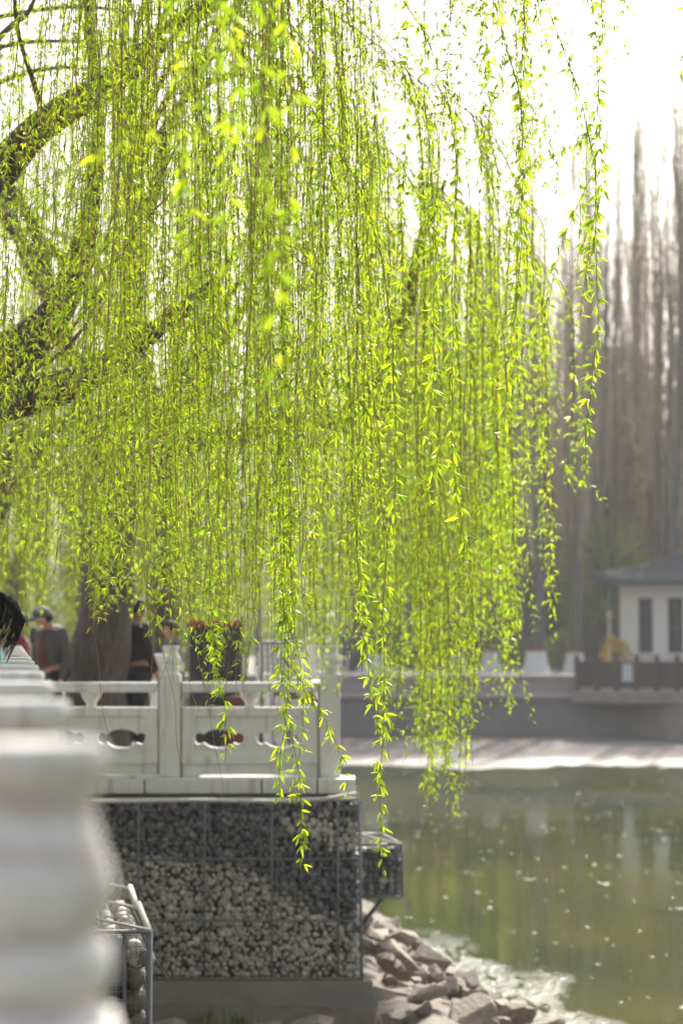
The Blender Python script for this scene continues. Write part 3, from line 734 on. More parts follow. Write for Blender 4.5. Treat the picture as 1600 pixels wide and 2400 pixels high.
#@@WILLOWS
# ---------------------------------------------------------------- willows
LT, LU = np.array([0,.34,.34,.34,.70,.70,.70,1.0]), np.array([0,-1,0,1,-.72,0,.72,0])
LF = np.array([(0,1,2),(0,2,3),(1,4,5),(1,5,2),(2,5,6),(2,6,3),(4,7,5),(5,7,6)])
LF4 = np.array([(0,1,2),(0,2,3),(1,4,2),(2,4,3)]); LT4 = np.array([0,.42,.42,.42,1.0]); LU4 = np.array([0,-1,0,1,0])
def leaves_np(p, d, L, W, rs, lo=False, droop=.25):
    """p base points, d unit directions, L lengths, W half widths -> vertices, triangles"""
    n = len(p); t, u, F = (LT4, LU4, LF4) if lo else (LT, LU, LF)
    s = np.cross(d, np.array([0,0,1.0])); s /= np.linalg.norm(s, axis=1, keepdims=True)+1e-6
    nn = np.cross(s, d); roll = rs.normal(0, .9, n)[:,None]
    s, nn = s*np.cos(roll)+nn*np.sin(roll), nn*np.cos(roll)-s*np.sin(roll)
    k = len(t)
    V = p[:,None,:] + d[:,None,:]*(L[:,None]*t)[:,:,None] + s[:,None,:]*(W[:,None]*u)[:,:,None]
    fold = (np.abs(u)*.45)[None,:]*W[:,None]
    V = V + nn[:,None,:]*fold[:,:,None]
    cv = rs.uniform(-.1, droop, n)
    V[:,:,2] -= (L*cv)[:,None]*(t**2)[None,:]
    V = V + nn[:,None,:]*((rs.normal(0,.12,n)*L)[:,None]*(t**2)[None,:])[:,:,None]
    T = (F[None] + (np.arange(n)*k)[:,None,None]).reshape(-1,3)
    return V.reshape(-1,3), T
def resample(pts, step):
    pts = np.asarray(pts, float)
    # Catmull-Rom through the control points, then even spacing
    q = np.vstack([2*pts[0]-pts[1], pts, 2*pts[-1]-pts[-2]]); out = []
    for i in range(1, len(q)-2):
        for t in np.linspace(0, 1, 10, endpoint=False):
            a,b_,c,d = q[i-1],q[i],q[i+1],q[i+2]
            out.append(.5*((2*b_)+(-a+c)*t+(2*a-5*b_+4*c-d)*t*t+(-a+3*b_-3*c+d)*t**3))
    out.append(q[-2]); out = np.array(out)
    s = np.concatenate([[0], np.cumsum(np.linalg.norm(np.diff(out, axis=0), axis=1))])
    n = max(4, int(s[-1]/step)); e = np.linspace(0, s[-1], n)
    return np.stack([np.interp(e, s, out[:,i]) for i in range(3)], 1), e
def twig_np(C, r0, r1, n=4):
    t = np.gradient(C, axis=0); t /= np.linalg.norm(t, axis=1, keepdims=True)+1e-9
    u = np.cross(t, np.array([.31,1,.17])); u /= np.linalg.norm(u, axis=1, keepdims=True)+1e-9
    v = np.cross(t, u); r = np.linspace(r0, r1, len(C))[:,None]
    a = np.arange(n)*2*np.pi/n
    V = np.concatenate([(C + r*(u*math.cos(x)+v*math.sin(x)))[:,None,:] for x in a], 1).reshape(-1,3)
    m = len(C); i = np.arange(m-1)[:,None]*n; k = np.arange(n)[None,:]; k2 = (k+1) % n
    A, B, C_, D = (i+k).ravel(), (i+k2).ravel(), (i+n+k2).ravel(), (i+n+k).ravel()
    return V, np.concatenate([np.stack([A,B,C_],1), np.stack([A,C_,D],1)])
def leaf_nodes(C, e, rs, spacing, start, end, lsize, per=(2,6)):
    d = start + np.cumsum(rs.uniform(.55,1.45, int((end-start)/spacing)+2)*spacing); d = d[d < end]
    if len(d) == 0: return None
    N = np.stack([np.interp(d, e, C[:,i]) for i in range(3)], 1)
    az = np.cumsum(rs.normal(2.4, .5, len(d)))
    cnt = rs.integers(per[0], per[1], len(d)); idx = np.repeat(np.arange(len(d)), cnt); m = len(idx)
    a = az[idx] + rs.normal(0, .75, m)
    dn = rs.uniform(.25, 1.45, m)                            # angle away from straight down
    dirv = np.stack([np.cos(a)*np.sin(dn), np.sin(a)*np.sin(dn), -np.cos(dn)], 1)
    sh = np.stack([np.cos(az), np.sin(az), np.full(len(az), -.35)], 1)*rs.uniform(.004,.016,len(az))[:,None]
    base = N[idx] + sh[idx]*rs.uniform(.4,1.1,m)[:,None]
    taper = np.clip((end + .16 - d[idx])/.30, .6, 1)
    L = lsize*rs.choice([.38,.6,.85,1.0,1.15], m, p=[.18,.2,.26,.24,.12])*rs.uniform(.85,1.15,m)*taper
    W = L*rs.uniform(.08,.125,m)
    return base, dirv, L, W
LEAF_ME = []
for s_ in range(6):
    rs_ = np.random.default_rng(s_+50)
    V_, T_ = leaves_np(np.zeros((1,3)), np.array([[1.0,0,0]]), np.array([1.0]), np.array([.10+.008*s_]), rs_)
    LEAF_ME.append(mesh_np('leaf', V_, T_, M['leaf']))
leaf_count = 0
def strand(parent, pts, rs, spacing=.040, lsize=.05, r0=.0032, r1=.0011, mat_leaf='leaf', lo=False, bare=0.0, leaf_objs=0, start=0.0, per=(2,6), step=.03, tw='twig', sides=4, forks=0):
    global leaf_count
    C, e = resample(pts, step)
    ph = rs.uniform(0, 6.3, 4); k = np.minimum(1, e/.6)[:,None]
    C = C + k*np.stack([.022*np.sin(e*2.3+ph[0])+.006*np.sin(e*7+ph[3])+.003*np.sin(e*17+ph[1]), .02*np.sin(e*2.7+ph[2]), 0*e], 1)
    V, T = twig_np(C, r0, r1, sides)
    nodes = []
    for _ in range(forks):
        i = int(rs.uniform(.35,.88)*len(C)); Lf = rs.uniform(.22,.75); a_ = rs.uniform(0,6.3); dx, dy = rs.normal(0,.22), rs.normal(0,.12)
        tt = np.linspace(0,1,7)[:,None]
        Fp = C[i] + np.concatenate([dx*(1-(1-tt)**1.8), dy*(1-(1-tt)**1.8), -Lf*tt], 1)
        Cf, ef = resample(Fp, step); Vf, Tf = twig_np(Cf, r1*1.5, r1*.8, sides)
        T = np.concatenate([T, Tf+len(V)]); V = np.concatenate([V, Vf]); nodes.append(leaf_nodes(Cf, ef, rs, spacing, .04, ef[-1]-.01, lsize, per))
    tg = link('hanging_branch', mesh_np('hanging_branch', V, T, M[tw]), parent)
    ln = leaf_nodes(C, e, rs, spacing, start, max(e[-1]-bare, start+.05), lsize, per)
    allp = [q for q in [ln]+nodes if q is not None]
    if not allp: return tg
    base, dirv, L, W = [np.concatenate([q[i] for q in allp]) for i in range(4)]
    n = len(L); no = 0
    if leaf_objs:
        order = np.argsort(base[:,2]); no = min(leaf_objs, n)
        for j in order[:no]:
            o = link('leaf', LEAF_ME[int(rs.integers(6))], tg); o.matrix_parent_inverse = Matrix.Identity(4)
            x = Vector(dirv[j]); s = x.cross(Vector((0,0,1))).normalized(); z = s.cross(x)
            ro = rs.normal(0,.9); s, z = s*math.cos(ro)+z*math.sin(ro), z*math.cos(ro)-s*math.sin(ro)
            m4 = Matrix((x, s, z)).transposed().to_4x4()
            m4.translation = Vector(base[j]) - WL(tg)
            o.matrix_local = m4 @ Matrix.Scale(float(L[j]), 4); leaf_count += 1
        keep = order[no:]; base, dirv, L, W = base[keep], dirv[keep], L[keep], W[keep]
    if len(L):
        V, T = leaves_np(base, dirv, L, W, rs, lo)
        tag(link('foliage', mesh_np('foliage', V, T, M[mat_leaf]), tg), kind='stuff')
    return tg
def limb(parent, pts, rads, name='limb', n=10, m='bark', wob_=.02, seed=0):
    C, e = resample([tuple(p) for p in pts], .12)
    rad = np.interp(np.linspace(0,1,len(C)), np.linspace(0,1,len(rads)), rads)
    r_ = np.random.default_rng(seed); ph = r_.uniform(0,6,4)
    C = C + wob_*np.stack([np.sin(e*4+ph[0]), np.sin(e*3.3+ph[1]), np.sin(e*5+ph[2])],1)
    return MB().tube([tuple(p) for p in C], list(rad*(1+.06*np.sin(e*9+ph[3]))), n).build(name, M[m], parent, smooth=True)

# --- willow A: trunk on the terrace just left of the frame, strands in focus
wa = empty('willow_tree', (-3.6, 15.2, 0), 'large weeping willow whose sharp leafy strands fill the left and top of the view', 'tree')
limb(wa, [(-3.6,15.2,-.1),(-3.62,15.2,.6),(-3.5,15.1,1.5),(-3.3,15.0,2.3)], [.50,.38,.33,.30], 'trunk', 14)
A = lambda px, py, Y=15: P(px, py, Y)
limb(wa, [(-3.35,15.0,2.1), A(-180,1030), A(0,955), A(90,925), A(175,895), A(330,800,14.6), A(520,640,14)], [.2,.17,.135,.12,.09,.05,.02], seed=1)
limb(wa, [(-3.3,15.0,2.25), A(-160,960), A(0,835), A(105,765), A(185,630), A(225,420), A(215,100), A(205,-300)], [.2,.17,.14,.10,.05,.035,.028,.02], seed=2)
limb(wa, [(-3.4,15.05,2.0), A(-330,760), A(-160,540), A(0,405), A(85,315), A(220,215), A(450,40,14), A(700,-200,13)], [.2,.17,.15,.12,.09,.06,.05,.04], seed=3)
for k, (a, b_, r_) in enumerate((((0,960),(420,420),.012),((60,900),(250,690),.016),((130,760),(420,330),.012),((100,320),(30,-60),.02),((0,90),(110,-40),.02),((210,660),(160,1100),.010))):
    q = P(*a, 14.6); z = P(*b_, 13.2); limb(wa, [q, (q+z)/2+Vector((0,0,-.03)), z], [r_, r_*.8, r_*.5], 'branchlet', 6, 'twig_dark', seed=k)
fork = Vector((-3.0, 14.6, 4.2))
BR = []
for k, yb in enumerate((4.8, 6.2, 8.8, 9.8, 10.6, 11.3, 12.0, 12.8, 13.6, 14.4)):
    pl = [(-3.3,15.0,2.3), tuple(fork), (-2.3, .5*(yb+14.5), 5.6), (-1.2, yb+.2, 6.2+.1*math.sin(k)), (-.2, yb, 6.1), (.8, yb-.1, 5.75), (1.75, yb-.2, 5.3)]
    limb(wa, pl, [.12,.08,.06,.045,.032,.022,.01], 'branch', 7, 'bark', seed=10+k)
    BR.append((yb, np.array(pl[2:])))
def branch_z(B, x): return float(np.interp(x, B[:,0], B[:,2]))
def hang(tipx, tipy, Y, lean, rs, parent=wa, **k):
    tip = P(tipx, tipy, Y)
    yb, B = min(BR, key=lambda b_: abs(b_[0]-Y))
    top = P(tipx+lean, tipy, Y)
    zt_ = branch_z(B, top.x)
    off = rs.uniform(.12,.5)*(1 if rs.random() < .75 else -1)
    p0 = Vector((top.x-off, yb, branch_z(B, top.x-off)))
    p1 = Vector((top.x-off*.45, yb+(Y-yb)*.5, zt_+.02)); p2 = Vector((top.x-off*.08, Y, zt_-.45))
    mid = top.lerp(tip, .55); mid.x += rs.normal(0,.03)
    pts_ = [p0, p1, p2]
    H = p2.z - tip.z
    pts_.append(Vector((top.x+(tip.x-top.x)*.35, Y+rs.normal(0,.05), p2.z-H*.42)))
    pts_.append(Vector((top.x+(tip.x-top.x)*.75+rs.normal(0,.02), Y+rs.normal(0,.05), p2.z-H*.76)))
    pts_.append(tip)
    return strand(parent, pts_, rs, **k)
rs = np.random.default_rng(77)
NZ = 1.0
zones = [  # n, x range, tip mean, sd, lean mean, lean sd, Y range
    (52, -40, 250, 1255, 110, 105, 60, 9.8, 14.3),
    (63, 225, 490, 1385, 120, 30, 45, 9.6, 14.0),
    (70, 430, 760, 1465, 110, -10, 40, 9.6, 13.2),
    (18, 720, 930, 1250, 170, -40, 40, 10.2, 12.8),
    (14, 880, 1130, 830, 190, -50, 30, 10.2, 12.4),
    (10, 1130, 1300, 560, 160, -50, 30, 10.2, 12.2),
    (4, 1290, 1410, 460, 120, -50, 25, 10.4, 12.0)]
for n, xa, xb, tm, tsd, lm, lsd, ya, yb in zones:
    done = 0; nc = max(3, n//4); ci = 0
    while done < n:                                          # strands hang in loose bunches
        cxp = xa + (xb-xa)*((ci*.618) % 1) + rs.normal(0,8); cY = rs.uniform(ya, yb); cl_ = rs.normal(lm, lsd); ct = rs.normal(0, tsd*.75); ci += 1
        for q in range(int(rs.integers(2, 7))):
            x = cxp + rs.normal(0, 13); Y = float(np.clip(cY + rs.normal(0,.25), ya, yb)); done += 1
            ty = tm + float(np.clip(ct + rs.normal(0,tsd*.6), -1.8*tsd, 1.9*tsd))
            if 262 < x < 352: ty = min(ty, 1425)
            if x < 200: ty = min(ty, 1400)
            hang(x, ty, Y, cl_ + rs.normal(0,42), rs, bare=rs.uniform(.1,.45) if rs.random() < .16 else .02, lo=True,
                 lsize=rs.uniform(.032,.048), start=.5, forks=int(rs.integers(0,5)), spacing=rs.uniform(.028,.046))
for i in range(8):                                           # close to the lens, strongly out of focus
    hang(rs.uniform(400,690), rs.uniform(300,960), rs.uniform(5.4,7.6), rs.normal(-20,40), rs, lsize=.05, start=.6, forks=1)
for i in range(13):                                          # unseen strands added above the frame to shade the near post
    hang(rs.uniform(880,1480), rs.uniform(-900,-220), rs.uniform(4.6,6.9), rs.normal(-20,40), rs, lsize=.05, start=.2, forks=2)
for x, y, Y in ((1213,90,5.6),(1200,560,7.2),(1275,520,7.6),(1160,330,6.6),(640,1010,5.2)):
    hang(x, y, Y, -30, rs, lsize=.05, start=.6)
# strands traced one by one
hero = [([(640,-420),(655,-120),(690,90),(730,240),(800,350),(860,455),(890,560),(905,700),(915,900),(915,1100),(902,1300),(905,1500),(908,1650),(904,1800),(898,1950),(895,2050)], 11.2, 100),
    ([(640,-420),(650,200),(655,700),(662,1100),(668,1400),(662,1600),(676,1720),(690,1850),(696,1950),(697,2050)], 11.0, 70),
    ([(630,-420),(645,200),(650,700),(668,1100),(676,1400),(684,1600),(672,1720),(666,1800),(660,1905)], 11.1, 25),
    ([(650,-420),(660,300),(672,900),(684,1300),(690,1500),(698,1620),(694,1720),(684,1800),(680,1885)], 11.05, 20),
    ([(860,-420),(885,-120),(935,0),(985,80),(1022,170),(1050,300),(1064,500),(1068,700),(1068,900),(1070,1050),(1076,1200),(1088,1290),(1098,1350)], 11.2, 25),
    ([(1190,-420),(1230,-130),(1290,20),(1330,110),(1365,220),(1385,330),(1395,450),(1392,600),(1386,750),(1376,900),(1370,1000),(1372,1105)], 11.3, 60),
    ([(1290,-420),(1350,-200),(1385,-20),(1398,120),(1392,280),(1396,430),(1388,560),(1392,640)], 11.2, 0),
    ([(1320,-420),(1380,-200),(1402,0),(1396,150),(1388,300),(1385,480),(1375,640),(1368,760)], 11.5, 0),
    ([(1100,-420),(1140,-100),(1165,40),(1195,180),(1212,330),(1216,500),(1212,650),(1205,800),(1196,950),(1190,1050)], 11.4, 0),
    ([(1190,-300),(1215,100),(1222,400),(1222,700),(1216,800),(1212,900)], 11.5, 0),
    ([(960,-420),(990,-100),(1005,150),(1015,400),(1015,560),(1010,700),(1000,900),(988,1060)], 11.6, 0),
    ([(700,-420),(730,0),(765,400),(800,700),(830,1000),(842,1200),(848,1400),(858,1520),(870,1650),(885,1725)], 11.3, 0),
    ([(440,-420),(470,300),(490,800),(500,1200),(508,1450),(520,1600),(523,1680),(520,1790)], 10.9, 0),
    ([(900,-420),(940,-100),(957,150),(955,350),(950,570)], 11.7, 0),
    ([(1080,-420),(1120,-100),(1130,100),(1125,280),(1118,430)], 11.6, 0),
    ([(1440,-420),(1470,-200),(1478,-60),(1480,42)], 11.3, 0),
    ([(1560,-420),(1590,-200),(1606,0),(1600,120),(1590,240)], 10.9, 0)]
for pl, Y, lo_ in hero:
    p3 = [P(x, y, Y) for x, y in pl]
    yb, B = min(BR, key=lambda b_: abs(b_[0]-Y)); a = p3[0]; a2 = Vector((a.x-.15, yb, max(branch_z(B, a.x-.15), a.z+.1)))
    strand(wa, [a2] + p3, rs, leaf_objs=lo_, lsize=.055, start=.2, bare=.02, r0=.0042, r1=.0012, per=(5,9), spacing=.036, forks=1)
for pl in ([(300,1000),(355,1400),(392,1620),(402,1730),(420,1815)], [(420,1100),(455,1450),(478,1650),(497,1760),(518,1872)], [(200,1050),(235,1450),(243,1600),(250,1690),(256,1725)],
           [(470,1050),(430,1350),(390,1520),(360,1610),(330,1660)], [(330,1300),(400,1480),(430,1560),(452,1630),(470,1665)]):
    p3 = [P(x, y, 11.0) for x, y in pl]; a = p3[0]
    strand(wa, [Vector((a.x-.05, 11.3, 6.05)), Vector((a.x-.02,11.0,5.4))] + p3, rs, bare=.55, lsize=.045, start=.4, spacing=.06)

# --- willow B: trunk behind the railing, softer strands over the water
wb = empty('willow_tree', (-2.62, 26, 0), 'second weeping willow with a thick dark trunk rising behind the stone railing', 'tree')
limb(wb, [(-2.66,26,-.05),(-2.64,26,.35),(-2.6,26,.9),(-2.55,26,1.5),(-2.45,25.95,2.3),(-2.38,25.9,3.1)], [.42,.345,.315,.285,.25,.22], 'trunk', 16, seed=30)
Bq = lambda px, py, Y: P(px, py, Y)
limb(wb, [(-2.4,25.9,2.8), Bq(330,1080,25), Bq(520,1020,24), Bq(740,985,23), Bq(880,955,22), Bq(985,925,21)], [.16,.14,.12,.10,.07,.04], seed=31)
limb(wb, [(-2.4,25.9,3.0), Bq(290,850,25.5), Bq(330,560,25), Bq(420,250,24), Bq(560,0,22)], [.18,.12,.075,.05,.035], seed=32)
limb(wb, [(-2.4,25.9,2.9), Bq(200,950,26), Bq(140,760,26), Bq(60,500,26), Bq(-80,260,25)], [.15,.12,.09,.07,.04], seed=33)
limb(wb, [Bq(820,965,22.4), Bq(900,850,21.5), Bq(965,700,20.5), Bq(1000,520,19.5), Bq(1040,430,19)], [.05,.04,.035,.025,.015], seed=34)
limb(wb, [Bq(860,960,22), Bq(930,760,21), Bq(985,560,20), Bq(1000,420,19)], [.035,.03,.022,.012], seed=35)
BRB = []
for k, yb in enumerate((15.4, 16.5, 17.6, 18.6, 19.6, 20.6, 21.6)):
    pl = [tuple(Bq(330,560,25)), (-1.9, .5*(yb+25), 6.0), (-1.0, yb+.6, 6.5), (-.3, yb, 5.75+.25*math.sin(k*3)), (.45, yb, 4.95+.25*math.sin(k*2)), (1.0, yb+.1, 4.6+.25*math.sin(k*2)), (1.36, yb, 4.1+.3*math.sin(k*5))]
    limb(wb, pl, [.08,.06,.045,.024,.012,.006,.003], 'branch', 6, 'bark', seed=40+k); BRB.append((yb, np.array(pl[1:])))
    pl2 = [tuple(Bq(140,760,26)), (-3.4, .5*(yb+25.5), 5.9), (-3.2, yb, 6.2), (-2.2, yb-.1, 6.4), (-1.0, yb-.2, 6.3)]
    limb(wb, pl2, [.06,.05,.035,.025,.01], 'branch', 6, 'bark', seed=50+k); BRB.append((yb, np.array(pl2[2:])))
def hang_b(tipx, tipy, Y, lean, rs, **k):
    tip = P(tipx, tipy, Y); top = P(tipx+lean, tipy, Y)
    yb, B = min(BRB, key=lambda b_: abs(b_[0]-Y) + (0 if b_[1][0,0] <= top.x <= b_[1][-1,0] else 10))
    zt_ = branch_z(B, top.x) - rs.uniform(0,.15); off = rs.uniform(.05,.3)
    if zt_ - .3 < tip.z: return
    H = zt_-.25-tip.z
    pts_ = [Vector((top.x-off, yb, branch_z(B, top.x-off))), Vector((top.x-off*.4, .5*(yb+Y), zt_)), Vector((top.x, Y, zt_-.25)),
            Vector((top.x+(tip.x-top.x)*.4, Y+rs.normal(0,.05), zt_-.25-H*.45)), Vector((top.x+(tip.x-top.x)*.8, Y, zt_-.25-H*.8)), tip]
    strand(wb, pts_, rs, mat_leaf='leaf_b', lo=True, lsize=rs.uniform(.052,.066), spacing=.050, start=.05, step=.06, sides=3, forks=int(rs.integers(0,3)), r0=.005, r1=.002, per=(3,6), **k)
for n, xa, xb, tm, tsd in ((62,-30,700,1370,70),(34,700,900,1500,90),(24,880,1000,1620,110),(40,985,1112,1770,110),(30,1105,1215,1490,120),(15,1195,1300,1290,150),(9,1270,1345,900,160),(20,600,850,1250,150),(26,230,900,1000,200),(40,850,1210,1080,200)):
    for i in range(n):
        x = xa+(xb-xa)*(i+rs.uniform(0,1))/n
        hang_b(x, tm+float(np.clip(rs.normal(0,tsd),-1.8*tsd,1.5*tsd)), rs.uniform(15.4,21.6), rs.normal(-15,22), rs)
#@@END
# --- background willows: trunks and one curtain of leaves each
def far_willow(px, Y, H, spread, n, lab, seed, leafm='leaf_far', tr=.28, low=.9, lean=0.0, ls=.085, limb_m='bark'):
    r_ = np.random.default_rng(seed); b0 = P(px, 1500, Y); b0.z = 0 if Y < 80 else -.06
    t = empty('willow_tree', b0, lab, 'tree')
    top = b0 + Vector((lean, 0, H*.42))
    limb(t, [b0-Vector((0,0,.1)), b0+Vector((lean*.25,0,H*.15)), b0+Vector((lean*.6,0,H*.3)), top], [tr*1.3,tr,tr*.85,tr*.7], 'trunk', 10, limb_m, seed=seed)
    Vs, Ts, b_ = [], [], 0
    for k in range(9):
        a = k*2*math.pi/9 + r_.uniform(-.3,.3); ra = spread*r_.uniform(.6,1)
        e = top + Vector((math.cos(a)*ra, math.sin(a)*ra*.8, H*.40*r_.uniform(.8,1.1)))
        limb(t, [top, top.lerp(e,.5)+Vector((0,0,H*.12)), e], [tr*.5, tr*.3, tr*.08], 'limb', 6, limb_m, seed=seed+k)
    for i in range(n):
        a = r_.uniform(0,6.3); ra = spread*math.sqrt(r_.uniform(.03,1.25))
        zt_ = H*(1 - .32*(ra/spread)**2) + r_.normal(0,.2); zb = max(.6, low + (H-6)*.25 + r_.normal(0,.45) + (.9 if ra < spread*.5 else 0))
        z = np.arange(zb, zt_, ls*.75); m = len(z)
        if m < 3: continue
        p = np.stack([b0.x+lean+math.cos(a)*ra+.05*np.sin(z*2+a)+r_.normal(0,.03,m), b0.y+math.sin(a)*ra*.8+r_.normal(0,.05,m), z], 1)
        p = np.repeat(p, 2, 0); m *= 2
        az = r_.uniform(0,6.3,m); dn = r_.uniform(.3,1.3,m)
        d = np.stack([np.cos(az)*np.sin(dn), np.sin(az)*np.sin(dn), -np.cos(dn)], 1)
        V, T = leaves_np(p, d, ls*r_.uniform(.6,1.2,m), ls*.14*np.ones(m), r_, True)
        Vs.append(V); Ts.append(T+b_); b_ += len(V)
        tv, tt = twig_np(np.stack([np.full(8,b0.x+lean+math.cos(a)*ra), np.full(8,b0.y+math.sin(a)*ra*.8), np.linspace(zb, zt_, 8)],1), .006, .006, 3)
        Vs.append(tv); Ts.append(tt+b_); b_ += len(tv)
    tag(link('crown', mesh_np('crown', np.concatenate(Vs), np.concatenate(Ts), M[leafm]), t), kind='stuff')
far_willow(-60, 37, 6.3, 3.6, 170, 'hazy green willow behind the people at the left edge', 201, ls=.08)
far_willow(385, 41, 10.4, 5.0, 290, 'hazy green willow behind the loudspeaker', 202, ls=.13)
far_willow(200, 52, 8.5, 4.2, 150, 'distant pale green willow seen between the trunks on the left', 203, ls=.10)
far_willow(872, 86, 13.5, 5.0, 190, 'distant green willow on the far shore beyond the end of the stone railing', 204, ls=.22)
far_willow(1372, 98, 6.4, 2.0, 110, 'green willow with a leaning trunk beside the white building', 205, ls=.13, tr=.22, lean=1.0, low=1.6)
far_willow(1290, 112, 8.5, 3.0, 90, 'hazy yellow green willow among the poplar trunks', 206, ls=.16, low=2.0)

# pale forked tree at the left edge
pt = empty('tree', P(45,1500,44)*1.0, 'pale grey forked tree trunk at the left edge behind the people', 'tree'); pt.location.z = 0
b0 = pt.location
limb(pt, [b0-Vector((0,0,.05)), b0+Vector((-.02,0,1.2)), b0+Vector((-.1,0,2.3))], [.24,.2,.17], 'trunk', 10, 'bark_grey')
limb(pt, [b0+Vector((-.1,0,2.2)), b0+Vector((-.5,0,3.2)), b0+Vector((-1.1,.2,5.2))], [.13,.1,.05], 'limb', 8, 'bark_grey', seed=4)
limb(pt, [b0+Vector((-.1,0,2.2)), b0+Vector((.05,0,3.4)), b0+Vector((.1,.2,6))], [.12,.09,.04], 'limb', 8, 'bark_grey', seed=5)

# ---------------------------------------------------------------- poplars
def prisms(p0, p1, r0, r1):
    d = p1-p0; d /= np.linalg.norm(d, axis=1, keepdims=True)+1e-9
    u = np.cross(d, np.array([.3,.9,.15])); u /= np.linalg.norm(u, axis=1, keepdims=True)+1e-9; v = np.cross(d, u)
    n = len(p0); V = []
    for pp, rr_ in ((p0,r0),(p1,r1)):
        for a in (0, 2.094, 4.189): V.append(pp + (u*math.cos(a)+v*math.sin(a))*rr_[:,None])
    V = np.stack(V, 1).reshape(-1,3)
    F = np.array([(0,1,4),(0,4,3),(1,2,5),(1,5,4),(2,0,3),(2,3,5)])
    return V, (F[None]+(np.arange(n)*6)[:,None,None]).reshape(-1,3)
def poplar_meshes(seed, H, nb=52, tw_n=3, budk=2, bl=.10, bw=.02):
    r_ = np.random.default_rng(seed)
    tz = np.linspace(-.1, H*.97, 14); C = np.stack([.12*np.sin(tz*.35+seed), .12*np.cos(tz*.3+seed), tz], 1)
    rad = .24*(1-tz/H)**1.1+.008; rad[0] *= 1.35
    trunk = MB().tube([tuple(p) for p in C], list(rad), 10).mesh('trunk', M['bark_grey'], smooth=True)
    p0, p1, q0, q1 = [], [], [], []
    bud = []
    for i in range(nb):
        h = H*r_.uniform(.13,.96); az = r_.uniform(0,6.3); L = (H-h)*r_.uniform(.22,.5)+.35; tilt = r_.uniform(.10,.30)
        a = np.array([np.interp(h,tz,C[:,0]), np.interp(h,tz,C[:,1]), h]); cur = a; rb = .04*(1-h/H)+.008
        d = np.array([math.cos(az)*math.sin(tilt), math.sin(az)*math.sin(tilt), math.cos(tilt)])
        for s in range(4):
            nx = cur + d*L/4; p0.append(cur); p1.append(nx); q0.append(rb*(1-s/4.6)); q1.append(rb*(1-(s+1)/4.6))
            for _ in range(tw_n):
                f = r_.random(); b_ = cur+(nx-cur)*f; a2 = r_.uniform(0,6.3); t2 = r_.uniform(.2,.75); l2 = r_.uniform(.35,1.15)*(.35+.65*(1-h/H))
                dd = np.array([math.cos(a2)*math.sin(t2), math.sin(a2)*math.sin(t2), math.cos(t2)]); e = b_+dd*l2
                p0.append(b_); p1.append(e); q0.append(.0075); q1.append(.004)
                for __ in range(budk): bud.append(b_+dd*l2*r_.uniform(.3,1.05)+r_.normal(0,.04,3))
            cur = nx; d = d + r_.normal(0,.05,3); d[2] += .05; d /= np.linalg.norm(d)
    V, T = prisms(np.array(p0), np.array(p1), np.array(q0), np.array(q1))
    bud = np.array(bud); m = len(bud); az = r_.uniform(0,6.3,m); dn = r_.uniform(0,1.6,m)
    dd = np.stack([np.cos(az)*np.sin(dn), np.sin(az)*np.sin(dn), -np.cos(dn)],1)
    V2, T2 = leaves_np(bud, dd, bl*r_.uniform(.5,1.3,m), bw*np.ones(m), r_, True)
    mi = np.concatenate([np.zeros(len(T)), np.ones(len(T2))])
    crown = mesh_np('crown', np.concatenate([V,V2]), np.concatenate([T,T2+len(V)]), [M['poplar_twig'], M['poplar_bud']], mi)
    return trunk, crown
POP = [poplar_meshes(s, 22) for s in range(5)] + [poplar_meshes(s+30, 22, 80, 4, 4, .20, .05) for s in range(4)]
wash_me = MB().lathe([(0,-.1),(.62,-.1),(.5,.12),(.40,.4),(.345,.75),(.335,.80),(0,.80)], n=18).mesh('whitewashed_base', M['white_wash'], smooth=True)
band_me = MB().lathe([(0,.80),(.34,.80),(.33,.87),(0,.87)], n=18).mesh('red_band', M['red_band'])
rp = random.Random(9)
def poplar(px, Y, s, k, lab, grp, wash=False, rz=0, wide=1.0):
    p = P(px, 1500, Y); z = -.06 if Y > 83.2 else 0
    t = empty('poplar_tree', (p.x, Y, z), lab, 'tree', grp); w_ = rp.uniform(.75,1.35)*wide; t.scale = (s*w_, s*w_, s); t.rotation_euler.z = rz
    parts = [('trunk', POP[k][0]), ('crown', POP[k][1])] + ([('whitewashed_base', wash_me), ('red_band', band_me)] if wash else [])
    for nm, me in parts:
        o = link(nm, me, t); o.matrix_parent_inverse = Matrix.Identity(4)
    return t
for i, (px, Y, s, lab) in enumerate(((1255,85.5,.98,'poplar with a wide whitewashed trunk base, left of the dark fence'),(1346,87,.9,'poplar whose whitewashed base is half hidden by the dark fence end'),
      (1150,87,.95,'poplar with a whitewashed base behind the soft green strands'),(880,85,.9,'thin poplar with a white base just right of the stone railing'),(1072,88,.93,'poplar with a whitewashed base behind the longest blurred strands'))):
    poplar(px, Y, s, i, lab, 'whitewashed poplars along the far shore', True, i)
for i in range(54):
    px = 860 + (i*53.3) % 860 + rp.uniform(-15,15); Y = rp.uniform(96, 122)
    ty = np.interp(px, [860,1100,1250,1330,1420,1500,1600,1720],[560,470,430,350,230,140,50,0]) + rp.uniform(-70,240)
    s = (1.3+(1488-ty)*Y/5667)/22
    poplar(px, Y, s, i % 5, 'tall bare grey poplar in the hazy grove across the water', 'bare poplars in the hazy grove', False, rp.uniform(0,6), .8)
for i in range(20):
    px = 1040 + (i*61.8*1.9) % 600 + rp.uniform(-12,12); Y = rp.uniform(104, 124)
    ty = np.interp(px, [1040,1250,1400,1640],[430,330,210,60]) + rp.uniform(-60,150); s_ = min(1.38, (1.3+(1488-ty)*Y/5667)/22)
    poplar(px, Y, s_, i % 5, 'tall bare grey poplar in the hazy grove across the water', 'bare poplars in the hazy grove', False, rp.uniform(0,6), .62)
